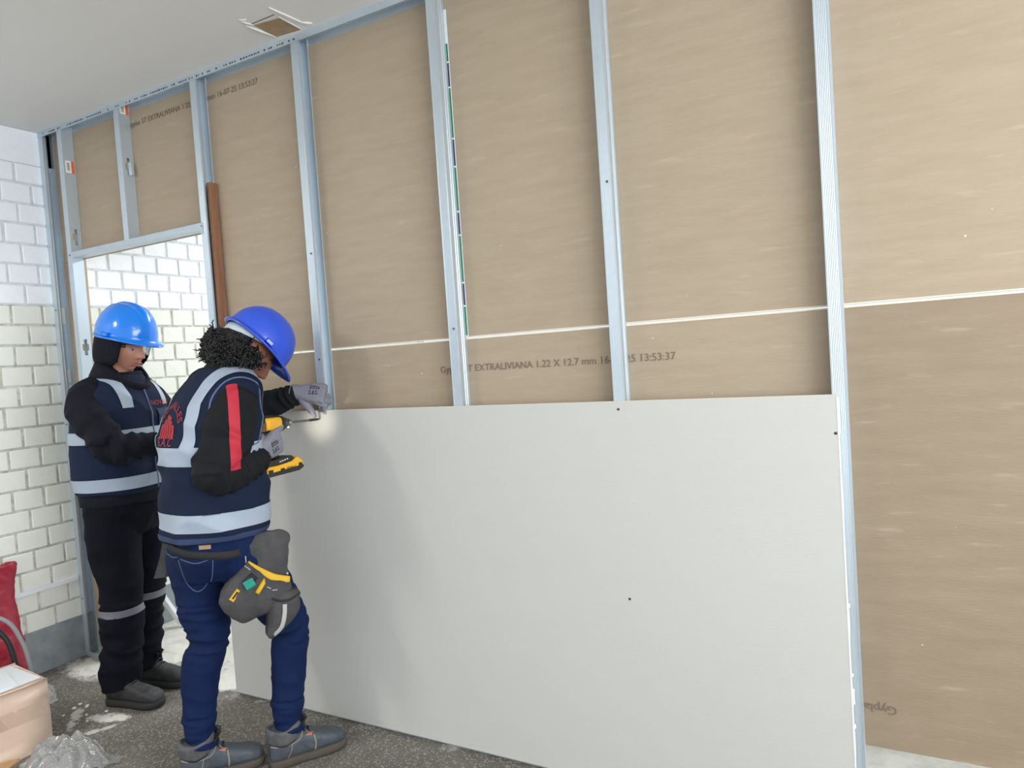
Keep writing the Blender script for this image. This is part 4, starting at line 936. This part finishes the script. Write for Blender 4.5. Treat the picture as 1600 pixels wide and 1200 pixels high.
# trousers
b = bmesh.new()
loft(b, [(W(0, 0, .74), R1, F1, .14, .115, 2.2), (W(0, 0, .84), R1, F1, .185, .145, 2.2), (W(0, 0, .98), R1, F1, .175, .135, 2.2)], 32)
tube(b, [W(.085, 0, .90), W(.090, .0, .74), W(.092, .010, .55), W(.092, .016, .46), W(.092, .0, .32), W(.092, -.020, .15), W(.092, -.022, .075)], [.10, .106, .092, .086, .084, .080, .072], n=22, k=5)
tube(b, [W(-.085, 0, .90), W(-.088, .0, .74), W(-.086, -.008, .55), W(-.085, -.012, .46), W(-.085, -.028, .32), W(-.085, -.045, .16), W(-.085, -.045, .085)], [.10, .104, .088, .080, .074, .068, .062], n=22, k=5)
b = remesh(b, .006, 3)
displace(b, folds([(W(.1, 0, .9), W(.105, .02, .46), .007, .008, 9), (W(.105, .02, .46), W(.105, -.01, .08), .008, .014, 16), (W(-.1, 0, .9), W(-.105, .04, .46), .007, .008, 9), (W(-.105, .04, .46), W(-.105, .03, .08), .008, .014, 16)], seed=5))
TB1 = b.copy(); tr = obj('trousers', b, TROUS, body1, True)
mid = W(0, 0, 0); TAPE = mat('knee_tape_grey', srgb(112, 114, 122), rough=.6)
for s in (1, -1):
    z0 = .405 if s > 0 else .415
    obj('knee_tape', patch(TB1, [(V((0, 0, z0)), (0, 0, 1)), (V((0, 0, z0 + .032)), (0, 0, -1)), (mid, R1 * s)], .0025), TAPE, tr, True)
boot(body1, tuple(W(.092, -.095, 0)), 14, BOOTK, SOLEK, BOOTK, L=.275)
boot(body1, tuple(W(-.085, -.108, 0)), 18, BOOTK, SOLEK, BOOTK, L=.275)
# jacket with sleeves
b = bmesh.new()
loft(b, [(W(0, .0, .875), R1, F1, .190, .150, 2.2), (W(0, 0, .90), R1, F1, .196, .156, 2.2), (W(0, .005, 1.1), R1, F1, .195, .150), (W(0, .005, 1.30), R1, F1, .20, .13), (W(0, .008, 1.385), R1, F1, .14, .105), (W(0, .012, 1.44), R1, F1, .092, .095)], 32)
tube(b, [W(.10, 0, 1.375), W(.172, 0, 1.322), W(.196, .05, 1.23), W(.200, .115, 1.150), W(.175, .175, 1.125), W(.125, .235, 1.125), W(.06, .30, 1.125)], [.066, .074, .076, .072, .062, .052, .042], n=22, k=4)
tube(b, [W(-.10, 0, 1.375), W(-.172, 0, 1.322), W(-.215, .04, 1.24), W(-.220, .09, 1.14), W(-.19, .155, 1.11), W(-.125, .225, 1.10), W(-.06, .30, 1.10)], [.07, .076, .074, .068, .062, .054, .044], n=22, k=4)
b = remesh(b, .006, 4)
displace(b, folds([(W(.185, 0, 1.34), W(.218, .105, 1.15), .009, .014, 15), (W(.218, .105, 1.14), W(.06, .3, 1.125), .012, .012, 26), (W(-.185, 0, 1.34), W(-.22, .09, 1.14), .004, .006, 13), (W(-.22, .09, 1.14), W(-.06, .3, 1.1), .007, .007, 22), (W(0, 0, .86), W(0, 0, 1.4), .007, .003, 16)], seed=31))
jk1 = obj('jacket', b, JACK1, body1, True)
# vest
b = bmesh.new(); vr = [(W(0, .0, .925), .204, .166, 2.3), (W(0, 0, 1.0), .206, .168, 2.3), (W(0, .005, 1.12), .206, .166, 2.3), (W(0, .008, 1.24), .206, .158, 2.3), (W(0, .008, 1.32), .200, .142, 2.3), (W(0, .008, 1.365), .178, .122, 2.2), (W(0, .010, 1.400), .130, .105, 2.0), (W(0, .012, 1.418), .100, .098, 2.0)]
torso_loft(b, [(list(r[:3]), r[3], r[4], r[5]) for r in spline([list(c) + [a, q, e] for c, a, q, e in vr], 4)], R1, F1)
b = remesh(b, .006, 4); displace(b, lambda c, n_: .009 * noise.noise(V((c.x * 5 + 7, c.y * 5, c.z * 8))) + .007 * (1 - 2.2 * abs(noise.noise(V((c.x * 7, c.y * 7 + c.z * 4, c.z * 7))))))
VB1 = b.copy(); v1 = mk_bvh(b); vest1 = obj('vest', b, NAVY, body1, True); vest1['label'] = 'navy safety vest with grey reflective tape'
for z0, z1 in ((.945, .998), (1.145, 1.195)): obj('reflective_stripe', patch(VB1, [(V((0, 0, z0)), (0, 0, 1)), (V((0, 0, z1)), (0, 0, -1))], .0025), REFL, vest1, True)
for s in (1, -1):
    cc = W(0, 0, 0); obj('reflective_stripe', patch(VB1, [(cc + R1 * s * .085, R1 * s), (cc + R1 * s * .13, -R1 * s), (V((0, 0, 1.285)), (0, 0, 1))], .0027), REFL, vest1, True)
q = []
for i in range(20):
    hh = v1.ray_cast(W(-.0, .5, .93 + .44 * i / 19), -F1)
    if hh[0] is not None: q.append(hh[0] + hh[1] * .001)
b = bmesh.new(); tube(b, q, .004, n=6); obj('zip', b, PIPE, vest1, True)
for zz in (1.31, 1.285):
    pass
hh = [v1.ray_cast(W(-.09 + dx, .5, 1.255 + dz), -F1) for dx, dz in ((-.055, .02), (.055, .02))]
b = patch(VB1, [(W(-.145, 0, 0), R1), (W(-.035, 0, 0), -R1), (V((0, 0, 1.20)), (0, 0, 1)), (V((0, 0, 1.268)), (0, 0, -1)), (W(0, .02, 0), F1)], .005); obj('chest_pocket', b, mat('pocket_navy', srgb(38, 52, 82), rough=.8), vest1, True)
wrap_text('chest_print', 'NOVALLES', .030, v1, W(-.085, .12, 1.285), -R1, tl, LOGO, vest1)
# the snood covering neck, ears and back of the head
b = bmesh.new(); ball(b, H1 + FH1 @ V((0, -.012, .008)), (.096, .112, .126), FH1, 64, 48)
for v in b.verts:
    c_ = FH1.transposed() @ (v.co - H1)
    if c_.z < 0: t_ = min(1, -c_.z / .1); v.co += FH1 @ V((math.copysign(.016 * t_, c_.x) if abs(c_.x) > .03 else 0, -.022 * t_ if c_.y < .02 else 0, 0))
fs = [f for f in b.faces for c in [FH1.transposed() @ (f.calc_center_median() - H1)] if c.y > .022 and abs(c.x) < .074 and c.z > -.115]
bmesh.ops.delete(b, geom=fs, context='FACES')
displace(b, lambda c, n_: .003 * noise.noise(c * 24))
snood = obj('hood', b, JACK1, body1, True); md = snood.modifiers.new('thick', 'SOLIDIFY'); md.thickness = .006; md.offset = 1; snood['label'] = 'dark fleece hood under the hard hat'
b = bmesh.new(); rs = []
for (dz, rx_, ry_, fy_) in ((0, .118, .118, .0), (.035, .122, .124, .004), (.068, .114, .120, .012), (.10, .104, .112, .018), (.118, .094, .100, .02), (.112, .082, .088, .02), (.06, .085, .09, .012), (.0, .09, .09, 0)):
    rs.append([W(0, .015 + fy_, 1.352 + dz) + R1 * rx_ * math.cos(2 * PI * i / 48) + F1 * ry_ * math.sin(2 * PI * i / 48) - V((0, 0, .085)) * max(0, math.sin(2 * PI * i / 48)) ** 1.5 * (dz / .118) + V((0, 0, .03)) * max(0, -math.sin(2 * PI * i / 48)) * (dz / .118) for i in range(48)])
rings(b, rs, cap=False, close=True); displace(b, lambda c, n_: .005 * noise.noise(c * 18)); obj('hood_collar', b, JACK1, snood, True)
b = bmesh.new(); tube(b, [W(.05, .06, 1.405), W(.0, .088, 1.385), W(-.05, .06, 1.405)], .02, n=10, k=4); obj('red_neckline', b, mat('shirt_red', srgb(150, 30, 50), rough=.8), body1, True)
HB1 = mat('helmet_bright_blue', srgb(12, 128, 236), rough=.22, coat=.5)
h1 = helmet(body1, H1 + FH1 @ V((0, .002, .040)), frame(10, 13, 0), HB1, True, 'bright blue ridged hard hat', .99, .45)
# safety glasses
b = bmesh.new(); N = 20; f_, bk_ = [], []
for i in range(N + 1):
    x = -.066 + .132 * i / N; y = .108 - 9.0 * x * x; a = abs(x)
    zt = .022; zb = -.022 + .016 * g(x, .012) + .010 * max(0, a - .045) / .02
    f_.append((b.verts.new(H1 + FH1 @ V((x, y, zt))), b.verts.new(H1 + FH1 @ V((x, y + .003, zb)))))
for i in range(N): b.faces.new((f_[i][0], f_[i][1], f_[i + 1][1], f_[i + 1][0]))
gl = obj('safety_glasses', b, LENS, body1, True); gl['label'] = 'clear safety glasses with black temples'
for s in (-1, 1):
    b = bmesh.new(); tube(b, [H1 + FH1 @ V(q) for q in ((s * .064, .074, .014), (s * .076, .055, .014), (s * .086, .01, .010))], [.008, .0065, .004], n=8, k=3, flat=.4); obj('temple', b, FRAME, gl, True)
b = bmesh.new(); tube(b, [H1 + FH1 @ V((x, .1085 - 9.0 * x * x, .022)) for x in [-.064 + .128 * i / 14 for i in range(15)]], .0018, n=6); obj('top_rim', b, FRAME, gl, True)
# bare hands, mostly hidden behind the colleague
for s, right in (('R', True), ('L', False)):
    w0 = J1['wr' + s]; dv = (F1 * .9 + R1 * (-.35 if right else .35)).normalized()
    gb, _ = hand(w0, dv, V((0, 0, 1)) * .7 + R1 * (.7 if right else -.7), right, [(25, 30, 20), (30, 35, 22), (32, 36, 24), (35, 38, 25)], [(.035, .045, .012), (.062, .052, .025), (.085, .044, .034)], .98, rad=.0085)
    obj('hand', gb, SKIN1, body1, True)

# ------------------------------------------------------------------ things on the floor at the left
def crumple(bm, amp, f, seed=0):
    displace(bm, lambda c, n_: amp * (1 - 2.4 * abs(noise.noise(c * f + V((seed, 0, 0))))) + amp * .6 * noise.noise(c * f * 2.3))
# cardboard box
CARD = mat('cardboard', srgb(228, 200, 180), rough=.8, var=.4, vscale=5, vcol=srgb(214, 186, 166), bump=.08, bscale=40, stretch=(1, 1, 4)); PAPW = mat('white_papers', srgb(228, 232, 236), rough=.6); PAPR = mat('paper_red', srgb(196, 36, 48), rough=.55)
BXc = V((-.372, -.585, 0)); bd1 = V((-.10, -.995, 0)).normalized(); bd2 = V((-.995, .10, 0)).normalized(); BH = .262
box_ = thing('cardboard_box', tuple(BXc + bd1 * .22 + bd2 * .2), 'closed cardboard box topped with white and red papers', 'box')
b = bmesh.new(); c = BXc + bd1 * .225 + bd2 * .145 + V((0, 0, BH / 2)); obox(b, c, bd1, bd2, (0, 0, 1), .225, .145, BH / 2, .006)
bmesh.ops.subdivide_edges(b, edges=b.edges[:], cuts=3, use_grid_fill=True); displace(b, lambda q, n_: .004 * noise.noise(q * 7)); obj('carton', b, CARD, box_, True)
b = bmesh.new(); obox(b, BXc + bd1 * .13 + bd2 * .0 - bd2 * .0012 + V((0, 0, BH * .6)), bd1, (0, 0, 1), bd2, .13, .03, .0008); obj('packing_tape', b, mat('packing_tape', srgb(222, 198, 178), rough=.25, alpha=.35), box_)
for i, (u_, v_, hx, hy, an, m_, lbl) in enumerate(((.20, .135, .185, .125, 3, PAPW, 'white printed leaflet lying flat on the cardboard box'), (.20, .13, .13, .10, -8, PAPW, 'smaller white sheet on top of the leaflet on the box'))):
    a1 = Matrix.Rotation(RAD(an), 3, 'Z') @ bd1; a2 = Matrix.Rotation(RAD(an), 3, 'Z') @ bd2
    b = bmesh.new(); obox(b, BXc + bd1 * u_ + bd2 * v_ + V((0, 0, BH + .0065 + .0045 * i)), a1, a2, (0, 0, 1), hx, hy, .0018); bmesh.ops.subdivide_edges(b, edges=b.edges[:], cuts=4, use_grid_fill=True); displace(b, lambda q, n_: .0018 * noise.noise(q * 14))
    pp_ = tag(obj('paper_sheet', b, m_, loc=tuple(BXc + bd1 * u_ + bd2 * v_ + V((0, 0, BH + .005)))), lbl, 'paper', 'papers on the box')
b = bmesh.new(); obox(b, BXc + bd1 * .17 + bd2 * .12 + V((0, 0, BH + .0140)), Matrix.Rotation(RAD(30), 3, 'Z') @ bd1, Matrix.Rotation(RAD(30), 3, 'Z') @ bd2, (0, 0, 1), .07, .018, .0008); obj('red_print', b, PAPR, pp_)
# red plastic sack
X_, Y_ = (1, 0, 0), (0, 1, 0)
b = bmesh.new(); loft(b, [((-1.02, -.50, .004), X_, Y_, .10, .150, 2.6), ((-1.02, -.50, .08), X_, Y_, .105, .165, 2.6), ((-1.04, -.50, .24), X_, Y_, .090, .160, 2.4), ((-1.06, -.48, .38), X_, Y_, .055, .135, 2.2), ((-1.08, -.465, .48), X_, Y_, .035, .130, 2.2), ((-1.09, -.46, .585), X_, Y_, .020, .150, 2.2)], 48)
b = remesh(b, .007, 2); crumple(b, .009, 8, 4); crumple(b, .0022, 22, 9)
for v in b.verts: v.co.z = max(v.co.z, .003); v.co.x = max(v.co.x, XL + .010)
tag(obj('plastic_sack', b, mat('red_plastic', srgb(150, 28, 48), rough=.42, spec=.4, var=.4, vscale=7, vcol=srgb(122, 20, 38)), smooth=True, loc=(-1.02, -.50, 0)), 'crumpled red plastic sack leaning on the brick wall', 'sack')
# clear plastic film by the sack and in front of the box
FILM = bpy.data.materials.new('clear_film'); FILM.use_nodes = True; nt = FILM.node_tree; nt.nodes.remove(nt.nodes['Principled BSDF'])
tr_ = nt.nodes.new('ShaderNodeBsdfTransparent'); tr_.inputs[0].default_value = (.93, .93, .92, 1); gs_ = nt.nodes.new('ShaderNodeBsdfGlossy'); gs_.inputs['Roughness'].default_value = .12; gs_.inputs[0].default_value = (1, 1, 1, 1)
tl_ = nt.nodes.new('ShaderNodeBsdfDiffuse'); tl_.inputs[0].default_value = (.9, .9, .88, 1); m1_ = nt.nodes.new('ShaderNodeMixShader'); m2_ = nt.nodes.new('ShaderNodeMixShader'); fr_ = nt.nodes.new('ShaderNodeFresnel'); fr_.inputs[0].default_value = 1.6
m1_.inputs[0].default_value = .26; nt.links.new(tr_.outputs[0], m1_.inputs[1]); nt.links.new(tl_.outputs[0], m1_.inputs[2]); nt.links.new(fr_.outputs[0], m2_.inputs[0]); nt.links.new(m1_.outputs[0], m2_.inputs[1]); nt.links.new(gs_.outputs[0], m2_.inputs[2]); nt.links.new(m2_.outputs[0], nt.nodes['Material Output'].inputs[0])
def film(c, rx_, ry_, h, seed, label):
    b = bmesh.new(); n_ = 70
    vs = [[b.verts.new(V(c) + V(((i / n_ * 2 - 1) * rx_ * (1 + .25 * noise.noise(V((i * .1, j * .1, seed)))), (j / n_ * 2 - 1) * ry_ * (1 + .25 * noise.noise(V((i * .1, j * .1, seed + 5)))), 0)) ) for j in range(n_ + 1)] for i in range(n_ + 1)]
    for i in range(n_):
        for j in range(n_): b.faces.new((vs[i][j], vs[i + 1][j], vs[i + 1][j + 1], vs[i][j + 1]))
    for i in range(n_ + 1):
        for j in range(n_ + 1):
            u_, v_ = i / n_ * 2 - 1, j / n_ * 2 - 1; e = max(0, 1 - (u_ * u_ + v_ * v_) * .9); p_ = vs[i][j].co
            p_.z += .004 + h * e ** .8 * (.55 + .9 * abs(noise.noise(p_ * 10 + V((seed, 0, 0))))) + .03 * e ** .5 * (1 - 2 * abs(noise.noise(p_ * 17 + V((seed, 3, 0))))) + .014 * e ** .5 * (1 - 2 * abs(noise.noise(p_ * 38)))
            p_.z = max(p_.z, .003)
    return tag(obj('plastic_film', b, FILM, smooth=True, loc=tuple(c)), label, 'plastic film')
film((-.145, -.66, 0), .15, .12, .11, 2, 'crumpled clear plastic film on the floor in front of the cardboard box')
film((-.80, -.42, 0), .06, .07, .10, 8, 'crumpled clear plastic film between the red sack and the box')
# torn cardboard piece at the bottom edge
b = bmesh.new(); obox(b, (-.316, -.80, .028), (.9, .3, .25), (-.3, .9, .1), (-.2, -.1, 1), .05, .05, .003); bmesh.ops.subdivide_edges(b, edges=b.edges[:], cuts=3, use_grid_fill=True); displace(b, lambda q, n_: .004 * noise.noise(q * 15))
tag(obj('cardboard_scrap', b, mat('cardboard_scrap', srgb(190, 150, 104), rough=.8, var=.4, vscale=20), loc=(-.316, -.80, 0)), 'torn brown cardboard scrap poking out beside the film', 'cardboard')
# hoses looping over between sack and box
GHOSE = mat('grey_hose', srgb(150, 148, 150), rough=.4); BHOSE = mat('black_hose', srgb(38, 36, 38), rough=.5)
b = bmesh.new(); tube(b, [(-.84, -.86, .02), (-.83, -.80, .25), (-.80, -.68, .43), (-.765, -.585, .458), (-.738, -.525, .418), (-.722, -.492, .335), (-.712, -.476, .25), (-.708, -.468, .13), (-.706, -.466, .011)], .0088, n=12, k=8); tag(obj('hose', b, GHOSE, smooth=True, loc=(-.71, -.47, 0)), 'grey hose arching in front of the red sack', 'hose')
b = bmesh.new(); tube(b, [(-.86, -.84, .015), (-.84, -.78, .22), (-.79, -.69, .385), (-.745, -.60, .425), (-.722, -.550, .365), (-.712, -.530, .28), (-.706, -.518, .15), (-.704, -.515, .012)], .0105, n=12, k=8); tag(obj('hose', b, BHOSE, smooth=True, loc=(-.71, -.52, 0)), 'black hose arching beside the grey one over the sack', 'hose')
# white strut behind the doorway
b = bmesh.new(); p0, p1 = V((-1.085, .36, .27)), V((-1.00, .45, .022)); ax_ = (p1 - p0).normalized(); sx_ = ax_.cross(V((0, 1, 0))).normalized()
obox(b, (p0 + p1) / 2, ax_, sx_, ax_.cross(sx_), (p1 - p0).length / 2, .016, .010, .002)
stt = tag(obj('white_strut', b, WHITE, loc=(-1.0, .45, 0)), 'white leaning strut on the dusty floor beyond the doorway', 'strut')
b = bmesh.new(); obox(b, p1 + V((.025, .012, -.006)), (.9, .42, 0), (-.42, .9, 0), (0, 0, 1), .036, .015, .012, .004); obj('foot_plate', b, WHITE, stt)
# plaster crumbs on the floor
rr = random.Random(4)
CR = mat('plaster_crumb', srgb(226, 224, 216), rough=.9)
for i in range(16):
    x, y = (rr.uniform(-.62, -.42), rr.uniform(-.44, -.33)) if i < 10 else (rr.uniform(-.9, -.25), rr.uniform(.1, .55)); s = rr.uniform(.004, .009)
    b = bmesh.new(); q = bmesh.ops.create_icosphere(b, subdivisions=1, radius=s)
    for v in b.verts: v.co = V((v.co.x * rr.uniform(.8, 1.3), v.co.y * rr.uniform(.8, 1.3), max(v.co.z * .6, -s * .4) + s * .4)) + V((x, y, 0))
    tag(obj('plaster_crumb', b, CR, loc=(x, y, 0)), 'small white plaster crumb lying beside the black boots' if i < 10 else 'small white plaster crumb on the dusty floor beyond the doorway', 'crumb', 'crumbs by the boots' if i < 10 else 'crumbs beyond the doorway')
for o in bpy.data.objects:
    if '_w' in o.keys(): del o['_w']
